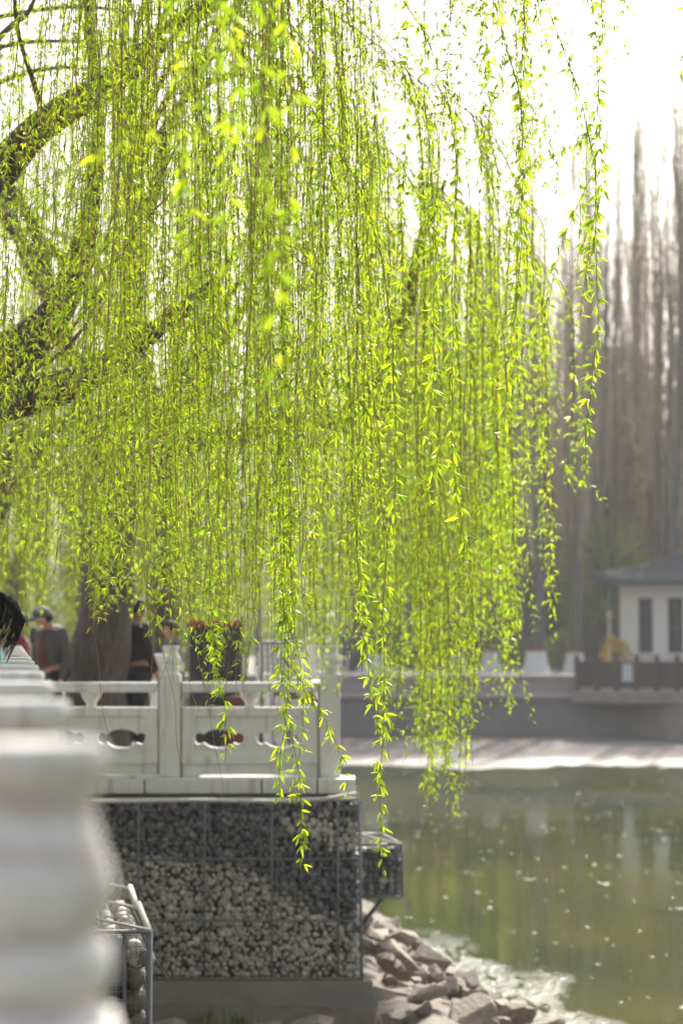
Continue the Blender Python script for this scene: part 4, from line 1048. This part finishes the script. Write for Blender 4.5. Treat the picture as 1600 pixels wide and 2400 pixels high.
for i in range(46):
    px = 850 + (i*37.3) % 900 + rp.uniform(-15,15); Y = rp.uniform(100, 146)
    ty = 960 + rp.uniform(-170,150); s_ = (1.3+(1488-ty)*Y/5667)/22
    poplar(px, Y, s_, 5 + i % 4, 'shorter bushy bare tree filling the grove below the tall poplars', 'bushy bare trees in the hazy grove', False, rp.uniform(0,6), 2.3)
for i in range(14):
    px = -120 + i*72 + rp.uniform(-20,20); Y = rp.uniform(50,68) if px < 240 else rp.uniform(84,92)
    poplar(px, Y, .30+rp.uniform(0,.08)+(.12 if px >= 240 else 0), i % 5, 'slim dark young tree in the park behind the willows', 'young trees in the park behind', False, rp.uniform(0,6))
# low far wood closing the view between the trunks
r_ = np.random.default_rng(400); m = 26000
p = np.stack([r_.uniform(-70,70,m), r_.uniform(150,175,m), np.abs(r_.normal(0,3.2,m))], 1)
az = r_.uniform(0,6.3,m); dn = r_.uniform(0,1.6,m); d = np.stack([np.cos(az)*np.sin(dn), np.sin(az)*np.sin(dn), -np.cos(dn)],1)
V, T = leaves_np(p, d, r_.uniform(.5,1.1,m), np.full(m,.2), r_, True)
tag(link('far_wood', mesh_np('far_wood', V, T, M['bush'])), 'low hazy undergrowth far behind the poplars', 'undergrowth', kind='stuff')

# bushes on the far bank
def bush(px, Y, w_, h, m, lab, cat, seed, n=900, name='bush'):
    r_ = np.random.default_rng(seed); c = P(px, 1500, Y); z0_ = -.06 if Y > 83.2 else 0
    a = r_.normal(size=(n,3)); a /= np.linalg.norm(a, axis=1, keepdims=True); rad = r_.uniform(.55,1,n)[:,None]
    p = a*rad*np.array([w_,w_*.8,h*.55])*(1+.18*np.sin(a[:,:1]*5+seed)) + np.array([c.x, Y, z0_+h*.5]); p[:,2] = np.maximum(p[:,2], z0_+.03)
    V, T = leaves_np(p, a, np.full(n,.12), np.full(n,.03), r_, True)
    t = empty(name, (c.x, Y, z0_), lab, cat)
    tag(link('foliage', mesh_np('foliage', V, T, M[m]), t), kind='stuff')
    for k in range(5): MB().tube([(c.x,Y,z0_-.02),(c.x+r_.normal(0,w_*.3),Y+r_.normal(0,.2),z0_+h*.6)],[.03,.012],5).build('stem', M['bark_grey'], t)
bush(1312, 92, .75, 1.5, 'bush', 'rounded green bush between two whitewashed poplars', 'bush', 1)
bush(1262, 97, .8, 1.2, 'bush', 'small green bush behind the whitewashed poplar', 'bush', 2)
bush(1437, 88.6, .5, 1.25, 'forsythia', 'bright yellow flowering bush at the corner of the white building', 'bush', 3, name='flowering_bush')
bush(1180, 99, 1.2, 1.3, 'bush', 'low green bush left of the wide whitewashed trunk', 'bush', 4)
bush(1010, 100, 1.5, 1.4, 'bush', 'low green bush behind the longest blurred strands', 'bush', 5)

# ---------------------------------------------------------------- building, platform, fence, lamp
th = R(45); dirx = Vector((math.cos(th), -math.sin(th), 0)); diry = Vector((math.sin(th), math.cos(th), 0))   # along facade / into the house
corner0 = P(1452, 1500, 90); corner0.z = -.06
bld = empty('pavilion_house', corner0, 'white plastered pavilion with grey tiled upturned roof across the water', 'building')
bld.rotation_euler.z = -th
def bpart(name, mb, m, **k):
    o = mb.build(name, M[m], bld, **k); o.matrix_parent_inverse = Matrix.Identity(4); return o
HW = 3.18; LB = 11.0; DB = 6.0
wins = [(.85,1.52),(2.2,2.9),(3.6,4.3),(5.0,5.7),(6.4,7.1)]; wz0, wz1 = .70, 2.72
cuts = [0] + [v for w_ in wins for v in w_] + [LB]
wl = MB()
for a, b_ in zip(cuts[::2], cuts[1::2]): wl.box(a, b_, 0, .25, 0, HW)
for a, b_ in wins: wl.box(a, b_, 0, .25, 0, wz0); wl.box(a, b_, 0, .25, wz1, HW)
wl.box(0,.25,.25,DB,0,HW); wl.box(LB-.25,LB,.25,DB,0,HW); wl.box(.25,LB-.25,DB-.25,DB,0,HW)
bpart('wall', wl, 'plaster')
bpart('eave_board', MB().box(-.15,LB+.15,-.16,DB+.15,HW,HW+.1), 'ledge')
for a, b_ in wins:
    f = MB(); f.box(a,a+.07,.05,.2,wz0,wz1); f.box(b_-.07,b_,.05,.2,wz0,wz1); f.box(a+.07,b_-.07,.05,.2,wz1-.09,wz1); f.box(a+.07,b_-.07,.05,.2,wz0,wz0+.07); f.box(a+.07,b_-.07,.06,.19,1.6,1.66)
    wf = bpart('window', f, 'window')
    for nm, mb, mm in (('pane', MB().box(a+.07,b_-.07,.12,.13,wz0+.07,wz1-.09), 'pane'), ('sill', MB().box(a-.06,b_+.06,-.09,.05,wz0-.09,wz0), 'plaster')):
        o = mb.build(nm, M[mm], wf); o.matrix_parent_inverse = Matrix.Identity(4)
    o = MB().box(a+.28,b_-.2,.2,.215,wz0+.1,wz1-.4).build('curtain', M['curtain'], wf); o.matrix_parent_inverse = Matrix.Identity(4)
ov, RH = .85, 1.3
def roof_pt(s, t_):   # t 0 eave .. 1 ridge, s along the front 0..1
    inset = t_*(DB/2+ov)
    xa, xb = -ov + inset*.55, LB+ov - inset*.55
    x = xa+(xb-xa)*s; y = -ov+inset
    z = HW+.08 + RH*(t_**1.45) + .28*(abs(2*s-1)**8)*(1-t_)**2
    return Vector((x, y, z))
rf = MB(); ns, ntt = 40, 8
for flip in (False, True):
    vs_ = []
    for j in range(ntt+1):
        for i in range(ns+1):
            p = roof_pt(i/ns, j/ntt)
            if flip: p.y = DB - p.y
            vs_.append(p)
    rf.add(vs_, [(j*(ns+1)+i, j*(ns+1)+i+1, (j+1)*(ns+1)+i+1, (j+1)*(ns+1)+i) for j in range(ntt) for i in range(ns)])
for s in (0, 1):
    vs_ = []
    for j in range(ntt+1):
        a = roof_pt(s, j/ntt); b_ = a.copy(); b_.y = DB-b_.y
        for i in range(11):
            q = a.lerp(b_, i/10); q.z -= .22*(1-j/ntt)**2*(1-abs(i/5-1)**4); vs_.append(q)
    rf.add(vs_, [(j*11+i, j*11+i+1, (j+1)*11+i+1, (j+1)*11+i) for j in range(ntt) for i in range(10)])
ro = bpart('roof', rf, 'roof', smooth=True)
sm = ro.modifiers.new('thickness', 'SOLIDIFY'); sm.thickness = .10; sm.offset = -1
for k in range(34):
    s = (k+.5)/34
    o = MB().tube([roof_pt(s, j/6)+Vector((0,0,.03)) for j in range(7)], .06, 6).build('tile_row', M['roof'], ro, smooth=True); o.matrix_parent_inverse = Matrix.Identity(4)
a = roof_pt(0,1); b_ = roof_pt(1,1)
o = MB().box(a.x-.1, b_.x+.1, DB/2-.14, DB/2+.14, a.z-.08, a.z+.16).build('ridge', M['roof'], ro); o.matrix_parent_inverse = Matrix.Identity(4)
for s in (0, 1):
    for fl in (0, 1):
        pp = [roof_pt(s, j/6)+Vector((0,0,.06)) for j in range(7)]
        if fl: pp = [Vector((p.x, DB-p.y, p.z)) for p in pp]
        o = MB().tube(pp, .1, 6).build('hip_ridge', M['roof'], ro, smooth=True); o.matrix_parent_inverse = Matrix.Identity(4)

# platform with fence
tf = R(32); C0 = P(1350, 1600, 80.0); C0.z = 0
fd = Vector((math.cos(tf), -math.sin(tf), 0)); fn = Vector((math.sin(tf), math.cos(tf), 0))
def quad_prism(a, b_, c, d, z0, z1): return MB().prism([(p.x,p.y) for p in (a,b_,c,d)], z0, z1)
pf = empty('platform', C0+Vector((0,0,-2.4)), 'concrete viewing platform with overhanging deck below the dark fence', 'platform')
e0, e1 = C0-fd*.15, C0+fd*9
quad_prism(e0-fn*.1, e1-fn*.1, e1+fn*9, e0+fn*3, -.92, -.52).build('deck', M['concrete'], pf)
tw_ = R(62); wd = Vector((math.cos(tw_), -math.sin(tw_), 0)); W0 = P(1463, 1600, 80.6); W0.z = 0
W1 = W0+wd*14
quad_prism(W0, W1, W1+Vector((6,1,0)), W0+Vector((6,3,0)), -2.7, -.925).build('support_wall', M['stone_base'], pf)
quad_prism(e0+fn*1.2+fd*.6, e0+fn*1.2+fd*9, e0+fn*4+fd*9, e0+fn*4+fd*.6, -.518, -.065).build('deck_upstand', M['concrete'], pf)
fc = empty('timber_fence', C0+Vector((0,0,-.518)), 'dark brown timber fence along the edge of the platform', 'fence')
FB = -.518
def obox(name, s0, s1, n0, n1, z0, z1, parent, m='wood'):
    a, b_, c, d = C0+fd*s0+fn*n0, C0+fd*s1+fn*n0, C0+fd*s1+fn*n1, C0+fd*s0+fn*n1
    return quad_prism(a, b_, c, d, z0, z1).build(name, M[m], parent)
for k in range(10):
    s = k*.72
    obox('post', s-.075, s+.075, -.04, .11, FB, FB+1.05, fc)
    obox('post_cap', s-.06, s+.06, -.025, .095, FB+1.05, FB+1.17, fc)
    if k < 9:
        obox('rail', s+.075, s+.645, 0, .06, FB+.86, FB+.96, fc); obox('rail', s+.075, s+.645, 0, .06, FB+.10, FB+.2, fc)
        for j in range(4):
            q = s+.12+j*.135; obox('picket', q, q+.085, .01, .05, FB+.2, FB+.86, fc)
        obox('back_board', s+.075, s+.645, .065, .085, FB+.15, FB+.90, fc)
nb = obox('notice_board', 1.70, 2.05, -.075, -.045, FB+.30, FB+.88, None, 'paper'); nb.parent = None
nb.matrix_parent_inverse = Matrix.Identity(4)
tag(nb, 'small white notice fixed to the dark timber fence', 'notice')
lp = empty('street_lamp', (P(1427,1500,90).x, 90, -.06), 'slim lamp post with a pale globe under a teal cap', 'lamp post')
q = lp.location
MB().tube([(q.x,90,-.06),(q.x,90,1.85)], .055, 8).build('pole', M['white_wash'], lp)
MB().lathe([(0,1.85),(.07,1.87),(.11,1.97),(.11,2.1),(.06,2.2),(0,2.2)], (q.x,90,0), 12).build('globe', M['globe'], lp, smooth=True)
MB().lathe([(0,2.2),(.10,2.2),(.09,2.4),(.05,2.6),(.02,2.9),(0,2.9)], (q.x,90,0), 10).build('cap', M['teal_metal'], lp, smooth=True)

#@@PEOPLE
# ---------------------------------------------------------------- people
def skin_mesh(name, verts, edges, root, m, sub=2):
    """verts: list of (pos, rx, ry)"""
    me = bpy.data.meshes.new('tmp'); me.from_pydata([v[0] for v in verts], edges, [])
    o = bpy.data.objects.new('tmp', me); COL.objects.link(o)
    md = o.modifiers.new('s', 'SKIN'); md.use_smooth_shade = True
    sv = me.skin_vertices[0].data if me.skin_vertices else None
    if sv is None:
        bm = bmesh.new(); bm.from_mesh(me); bm.verts.layers.skin.verify(); bm.to_mesh(me); bm.free(); sv = me.skin_vertices[0].data
    for i, v in enumerate(verts):
        sv[i].radius = (v[1], v[2]); sv[i].use_root = (i == root)
    md2 = o.modifiers.new('u', 'SUBSURF'); md2.levels = sub; md2.render_levels = sub
    dg = bpy.context.evaluated_depsgraph_get(); out = bpy.data.meshes.new_from_object(o.evaluated_get(dg))
    bpy.data.objects.remove(o); out.name = name
    out.materials.clear(); out.materials.append(m)
    out.polygons.foreach_set('use_smooth', [True]*len(out.polygons))
    return out
def hand_chain(vs, es, wrist, wi, d, side, s=1.0):
    """palm and five fingers growing from wrist vertex wi along d"""
    d = d.normalized(); side = (side - d*side.dot(d)).normalized(); nrm = d.cross(side)
    pi = len(vs); vs.append((wrist+d*.045*s, .028*s, .016*s)); es.append((wi, pi))
    k = len(vs); vs.append((wrist+d*.085*s, .036*s, .014*s)); es.append((pi, k))
    for j, (off, L) in enumerate(((-.030,.060),(-.010,.072),(.011,.068),(.030,.052))):
        b0 = wrist + d*.095*s + side*off*s; c = nrm*(.014*s)
        i0 = len(vs); vs += [(b0, .009*s, .009*s), (b0+d*L*.5*s+c, .0085*s, .0085*s), (b0+d*L*.85*s+c*2.6, .007*s, .007*s)]
        es += [(k, i0), (i0, i0+1), (i0+1, i0+2)]
    i0 = len(vs); b0 = wrist + d*.04*s - side*.03*s
    vs += [(b0-side*.012*s+d*.012*s, .011*s, .011*s), (b0-side*.022*s+d*.045*s+nrm*.01*s, .009*s, .009*s)]; es += [(pi, i0), (i0, i0+1)]
def person(base, face, H, lab, J=None, jacket='black_cloth', trousers='black_cloth', shirt=None, hair='hair', hat=None, collar=None, shoulders=None, group=None, head_tilt=(0,0), long_hair=False, lean=(0,0)):
    """face: direction angle the person looks (0 = +X). local frame: f forward, r right, z up. H standing height"""
    f = Vector((math.cos(face), math.sin(face), 0)); r = Vector((f.y, -f.x, 0)); U = Vector((0,0,1)); k = H/1.7
    ln = Vector((lean[0], lean[1], 0))
    def at(a, b_, c):                     # right, forward, up (for a 1.7 m figure); lean grows with height above the hip
        g = max(0, (c-.9))/.8
        return (r*a + f*b_ + U*(c - .06*g*g*ln.length*4))*k + ln*g
    hip, waist, chest, neck = at(0,0,.93), at(0,0,1.06), at(0,.0,1.27), at(0,.01,1.43)
    hd = at(0,.045+head_tilt[1]*.05,1.56+head_tilt[0]*.03); ht = at(0,.02+head_tilt[1]*.07,1.635+head_tilt[0]*.04)
    j = dict(sh_l=at(-.185,0,1.38), sh_r=at(.185,0,1.38), el_l=at(-.235,-.03,1.10), el_r=at(.235,-.03,1.10), wr_l=at(-.225,.06,.87), wr_r=at(.225,.06,.87),
             hp_l=at(-.09,0,.88), hp_r=at(.09,0,.88), kn_l=at(-.10,.03,.48), kn_r=at(.10,.02,.48), an_l=at(-.105,-.02,.09), an_r=at(.105,-.02,.09), to_l=at(-.125,.14,.03), to_r=at(.125,.14,.03))
    if J:
        for n_, v in J.items(): j[n_] = at(*v)
    # body
    vs = [(hip,.13*k,.10*k),(waist,.125*k,.10*k),(chest,.15*k,.11*k),(neck,.052*k,.055*k),(at(0,.02+head_tilt[1]*.02,1.49),.055*k,.06*k),(hd,.075*k,.088*k),(ht,.066*k,.078*k)]
    es = [(0,1),(1,2),(2,3),(3,4),(4,5),(5,6)]
    nose = hd + (f*.105 - U*.005)*k; i0 = len(vs); vs.append((nose,.014*k,.016*k)); es.append((5,i0))
    for s_ in (-1,1):
        i0 = len(vs); vs.append((hd + r*s_*.088*k, .014*k,.02*k)); es.append((5,i0))
    for s_ in 'lr':
        i0 = len(vs); vs += [(j['sh_'+s_],.055*k,.055*k),(j['el_'+s_],.040*k,.040*k),(j['wr_'+s_],.028*k,.024*k)]; es += [(2,i0),(i0,i0+1),(i0+1,i0+2)]
        hand_chain(vs, es, j['wr_'+s_], i0+2, j['wr_'+s_]-j['el_'+s_], r if s_ == 'r' else -r, k)
        i0 = len(vs); vs += [(j['hp_'+s_],.085*k,.085*k),(j['kn_'+s_],.055*k,.055*k),(j['an_'+s_],.04*k,.042*k),(j['to_'+s_],.034*k,.028*k)]
        es += [(0,i0),(i0,i0+1),(i0+1,i0+2),(i0+2,i0+3)]
    o = link('person', skin_mesh('person', vs, es, 0, M['skin']), None, base); tag(o, lab, 'person', group)
    def child(n_, me): 
        c = link(n_, me, o); c.matrix_parent_inverse = Matrix.Identity(4); return c
    # eyes
    e = MB()
    for s_ in (-1,1): e.lathe([(0,-.01*k),(.009*k,-.006*k),(.011*k,0),(.009*k,.006*k),(0,.01*k)], tuple(hd + (f*.082 + r*s_*.032 + U*.02)*k), 8)
    child('eyes', e.mesh('eyes', M['eye'], smooth=True))
    # jacket
    vs = [(hip-U*.02*k,.165*k,.135*k),(waist,.16*k,.13*k),(chest,.185*k,.14*k),(at(0,0,1.40),.10*k,.09*k),(neck+U*.005,.066*k,.068*k)]; es = [(0,1),(1,2),(2,3),(3,4)]
    for s_ in 'lr':
        i0 = len(vs); vs += [(j['sh_'+s_],.078*k,.075*k),(j['el_'+s_],.062*k,.062*k),(j['wr_'+s_],.046*k,.044*k)]; es += [(2,i0),(i0,i0+1),(i0+1,i0+2)]
    child('jacket', skin_mesh('jacket', vs, es, 0, M[jacket]))
    vs = [(hip,.15*k,.125*k)]; es = []
    for s_ in 'lr':
        i0 = len(vs); vs += [(j['hp_'+s_],.105*k,.105*k),(j['kn_'+s_],.078*k,.08*k),(j['an_'+s_]+U*.02,.066*k,.07*k)]; es += [(0,i0),(i0,i0+1),(i0+1,i0+2)]
    child('trousers', skin_mesh('trousers', vs, es, 0, M[trousers]))
    for s_ in 'lr':
        a, t_ = j['an_'+s_], j['to_'+s_]
        child('shoe', skin_mesh('shoe', [(a-U*.035*k-f*.02,.045*k,.04*k),(a.lerp(t_,.5)-U*.01,.048*k,.035*k),(t_+f*.03*k,.042*k,.026*k)], [(0,1),(1,2)], 0, M['black_cloth']))
    if shirt:
        vs = [(at(0,.05,.98),.10*k,.115*k),(at(0,.06,1.15),.10*k,.115*k),(at(0,.055,1.32),.085*k,.10*k),(neck+f*.012,.064*k,.066*k)]
        child('shirt', skin_mesh('shirt', vs, [(0,1),(1,2),(2,3)], 0, M[shirt]))
    if collar:
        child('collar', skin_mesh('collar', [(neck-U*.035*k,.085*k,.088*k),(neck+U*.03*k,.068*k,.072*k)], [(0,1)], 0, M[collar]))
    if shoulders:
        child('yoke_or_lit_top', skin_mesh('yoke_or_lit_top', [(j['sh_l']+U*.022*k,.066*k,.07*k),(at(0,-.02,1.415),.075*k,.07*k),(j['sh_r']+U*.022*k,.066*k,.07*k)], [(0,1),(1,2)], 1, M[shoulders]))  # brown cloth yoke on one figure, painted sunlight on the capped man
    # hair: shell over the back and top of the head
    bm = bmesh.new(); bmesh.ops.create_uvsphere(bm, u_segments=24, v_segments=16, radius=1)
    cen = hd.lerp(ht,.45); kill = []
    for v in bm.verts:
        n_ = v.co.copy(); fw = n_.y; up = n_.z
        rad = .108 + .006*math.sin(n_.x*9+1)*math.cos(n_.z*8)
        if fw > .35 and up < .35: kill.append(v)
        elif up < -.45 - (.0 if not long_hair else 9): kill.append(v)
        q = n_*rad; 
        if long_hair and up < -.1 and fw < .35: q.z *= 1.75; q.x *= 1.12
        v.co = (r*q.x*.92 + f*(q.y*1.08-.012) + U*(q.z*1.12+.004))*k + cen
    bmesh.ops.delete(bm, geom=kill, context='VERTS')
    me = bpy.data.meshes.new('hair'); bm.to_mesh(me); bm.free(); me.materials.append(M[hair]); me.polygons.foreach_set('use_smooth', [True]*len(me.polygons))
    hr = child('hair', me); sm_ = hr.modifiers.new('t','SOLIDIFY'); sm_.thickness = .018*k; sm_.offset = -1
    if hat:
        bm = bmesh.new(); bmesh.ops.create_uvsphere(bm, u_segments=24, v_segments=14, radius=1)
        kl = []
        for v in bm.verts:
            n_ = v.co.copy()
            if n_.z < -.08: kl.append(v)
            v.co = (r*n_.x*.108 + f*(n_.y*.122) + U*(n_.z*.105+.025))*k + cen
        bmesh.ops.delete(bm, geom=kl, context='VERTS')
        me = bpy.data.meshes.new('cap'); bm.to_mesh(me); bm.free(); me.materials.append(M[hat]); me.polygons.foreach_set('use_smooth', [True]*len(me.polygons))
        c_ = child('cap', me); s2 = c_.modifiers.new('t','SOLIDIFY'); s2.thickness = .008
        pk = MB(); fr = []; bk = []
        for i in range(13):
            a = R(-62+124*i/12); fr.append((r*math.sin(a)*.105 + f*(.085+math.cos(a)*.115) + U*(-.012-.02*math.cos(a)))*k+cen); bk.append((r*math.sin(a)*.104 + f*(math.cos(a)*.118) + U*.022)*k+cen)
        pk.add(fr+bk, [(i,i+1,13+i+1,13+i) for i in range(12)])
        c_ = child('cap_peak', pk.mesh('cap_peak', M[hat], smooth=True)); s2 = c_.modifiers.new('t','SOLIDIFY'); s2.thickness = .008
    return o
def ground(px, Y): p = P(px, 1500, Y); return Vector((p.x, Y, .0))
person(ground(118, 25.4), R(232), 1.62, 'man in grey cap and olive jacket over a maroon shirt, head bowed', jacket='grey_cloth', trousers='black_cloth', shirt='maroon', hat='cap_cloth', collar='crimson', shoulders='pale_collar_lit_top', head_tilt=(-1.3,1.6))  # pale shoulders are sunlight painted onto the top of his jacket
person(ground(46, 24.6), R(190), 1.52, 'black haired person in brown and crimson jacket turned to the left', jacket='crimson', trousers='black_cloth', shoulders='brown_cloth', collar='crimson')
person(ground(318, 26.3), R(38), 1.69, 'man in a dark jacket standing beside the thick willow trunk', jacket='black_cloth', trousers='black_cloth', collar='pale_collar_lit_top', J=dict(el_r=(.25,.0,1.12), wr_r=(.20,.14,.90)))
person(ground(402, 30.5), R(200), 1.47, 'person in grey half hidden behind leaves near the stone post', jacket='grey_cloth', trousers='black_cloth')
person(ground(812, 84.6)+Vector((0,0,-.06)), R(90), 1.66, 'distant person in blue walking beyond the end of the railing', jacket='blue_cloth', trousers='blue_cloth')
# woman leaning over the near balustrade at the very edge of the view
lw = person(Vector((bal_x(8.8)-.495, 8.85, 0)), R(105), 1.58, 'dark haired woman in teal leaning over the balustrade at the left edge', jacket='teal', trousers='black_cloth', collar='white_cloth', long_hair=True, lean=(.40,.02),
       J=dict(el_r=(.2,.22,1.05), wr_r=(.12,.34,.98), el_l=(-.2,.22,1.05), wr_l=(-.10,.34,.98)))

hw = MB(); rw = random.Random(4)
hc = P(-16, 1446, 8.85) - lw.location
for i in range(46):
    a = R(rw.uniform(20,105)); r1_ = .085; p0_ = hc + Vector((math.cos(a)*r1_*.8, rw.uniform(-.07,.03), math.sin(a)*r1_+.01))
    bulge = rw.uniform(.0,.03)
    hw.tube([p0_, p0_+Vector((.02+bulge*.5,-.005,-.01)), p0_+Vector((.03+bulge,-.01,-.06)), p0_+Vector((.02+bulge*.6,-.012,-.12)), p0_+Vector((-.005,-.01,-.17-rw.uniform(0,.05)))], [.004,.0035,.003,.0025,.001], 4)
o = hw.build('hair_wisps', M['hair'], lw, smooth=True); o.matrix_parent_inverse = Matrix.Identity(4)

# ---------------------------------------------------------------- loudspeaker, table, chair
sx = P(508, 1500, 24.4).x; sy = 24.4
ls = empty('loudspeaker', (sx, sy, 0), 'tall black loudspeaker with a red cloth on top behind the railing', 'loudspeaker')
def lpart(name, mb, m, parent=ls, **k):
    o = mb.build(name, M[m], parent, **k); o.matrix_parent_inverse = Matrix.Identity(4); return o
cab = lpart('cabinet', MB().box(-.26,.26,-.2,.2,.14,1.44), 'black_plastic', bevel=.02)
for z_, r_ in ((.45,.19),(.92,.19),(1.27,.09)):
    cn = MB(); prof = [(r_,0),(r_,.02),(r_*.88,.025),(r_*.8,.01),(r_*.3,-.0),(r_*.28,.012),(0,.02)]
    vs_, n = [], 20
    for rad, dd in prof:
        for i in range(n): a = 2*math.pi*i/n; vs_.append((rad*math.cos(a), -.2-dd, z_+rad*math.sin(a)))
    cn.add(vs_, [(i*n+q, i*n+(q+1)%n, (i+1)*n+(q+1)%n, (i+1)*n+q) for i in range(len(prof)-1) for q in range(n)])
    lpart('speaker_cone', cn, 'black_plastic', smooth=True)
for s_ in (-1, 1):
    lpart('handle_bar', MB().tube([(s_*.28,.22,.12),(s_*.28,.22,1.2),(s_*.28,.24,1.3)], .014, 8), 'chrome', smooth=True)
    wv = MB(); vs_ = []
    for x in (-.02,.02):
        for i in range(16): a = 2*math.pi*i/16; vs_.append((s_*.26+x, .16+.09*math.cos(a), .09+.09*math.sin(a)))
    wv.add(vs_, [tuple(range(16)), tuple(range(31,15,-1))] + [(i,(i+1)%16,16+(i+1)%16,16+i) for i in range(16)])
    lpart('wheel', wv, 'black_plastic')
lpart('base_plate', MB().box(-.27,.27,-.21,.22,.10,.138), 'chrome')
cl = MB(); g = 12; vs_ = []
for a in range(g+1):
    for b_ in range(g+1):
        x = -.295+.59*a/g; y = -.235+.47*b_/g; e = max(abs(x)-.262, abs(y)-.202, 0)
        vs_.append((x*(1-.25*e), y, 1.446+.004*math.sin(a*1.1)*math.sin(b_*.9) - e*2.2 + .012))
cl.add([(x_, y_, z_) for x_, y_, z_ in vs_], [(a*(g+1)+b_, (a+1)*(g+1)+b_, (a+1)*(g+1)+b_+1, a*(g+1)+b_+1) for a in range(g) for b_ in range(g)])
rc = cl.build('red_cloth', M['red_cloth'], None, loc=(sx, sy, 0), smooth=True); sm_ = rc.modifiers.new('t','SOLIDIFY'); sm_.thickness = .006
tag(rc, 'dark red cloth draped over the top of the loudspeaker', 'cloth')
bx_ = P(560, 1500, 23.9).x
bg_ = empty('bag', (bx_, 23.9, 0), 'maroon bag standing on the terrace beside the loudspeaker', 'bag')
b1_ = MB().box(-.17,.17,-.09,.09,0,.70).mesh('bag_body', M['maroon'], bevel=.05)
for v in b1_.vertices: v.co.x *= 1-.25*v.co.z; v.co.y *= 1-.5*v.co.z
o = link('bag_body', b1_, bg_); o.matrix_parent_inverse = Matrix.Identity(4)
o = MB().tube([(-.08,0,.68),(-.07,0,.80),(0,0,.85),(.07,0,.80),(.08,0,.68)], .01, 6).build('handle', M['maroon'], bg_); o.matrix_parent_inverse = Matrix.Identity(4)
tx = P(368, 1500, 29).x
tb = empty('stone_table', (tx, 29, 0), 'white stone table between the dark jacketed man and the railing post', 'table')
for nm, mb in (('top', MB().lathe([(0,.98),(.22,.98),(.235,1.0),(.235,1.05),(.22,1.07),(0,1.07)], n=24)), ('pedestal', MB().lathe([(0,0),(.16,0),(.16,.06),(.09,.12),(.075,.5),(.10,.9),(.16,.98),(0,.98)], n=20))):
    o = mb.build(nm, M['marble_far'], tb, smooth=False); o.matrix_parent_inverse = Matrix.Identity(4)
cxx = P(662, 1500, 25.2).x
ch = empty('folding_chair', (cxx, 25.2, 0), 'grey metal chair with upright back slats behind the railing', 'chair')
def cpart(n_, mb, m='chrome', **k): o = mb.build(n_, M[m], ch, **k); o.matrix_parent_inverse = Matrix.Identity(4); return o
for s_ in (-1,1):
    cpart('leg', MB().tube([(s_*.22,-.2,0),(s_*.22,-.18,.48)], .014, 8), smooth=True)
    cpart('leg', MB().tube([(s_*.22,.24,0),(s_*.22,.2,.48),(s_*.22,.26,1.22)], .014, 8), smooth=True)
cpart('seat', MB().box(-.23,.23,-.22,.2,.47,.51), 'black_plastic', bevel=.01)
cpart('back_rail', MB().tube([(-.22,.26,1.22),(.22,.26,1.22)], .016, 8)); cpart('back_rail', MB().tube([(-.22,.22,.75),(.22,.22,.75)], .012, 8))
for i in range(7): cpart('back_slat', MB().tube([(-.16+i*.053,.222,.75),(-.16+i*.053,.258,1.21)], .009, 6))

# ---------------------------------------------------------------- haze
hz = MB().box(-226,226,-40,266,-5.2,38).build('haze', [])
hz['kind'] = 'stuff'
hm = bpy.data.materials.new('haze_air'); hm.use_nodes = True; n = hm.node_tree.nodes; n.clear()
mo = n.new('ShaderNodeOutputMaterial'); pv = n.new('ShaderNodeVolumePrincipled')
pv.inputs['Color'].default_value = (.93,.94,.96,1); pv.inputs['Density'].default_value = .0008; pv.inputs['Anisotropy'].default_value = .1
hm.node_tree.links.new(pv.outputs[0], mo.inputs['Volume'])
hz.data.materials.append(hm)
print('leaf objects', leaf_count, 'objects', len(bpy.data.objects), 'tris', sum(len(m.loop_triangles) or len(m.polygons) for m in bpy.data.meshes))
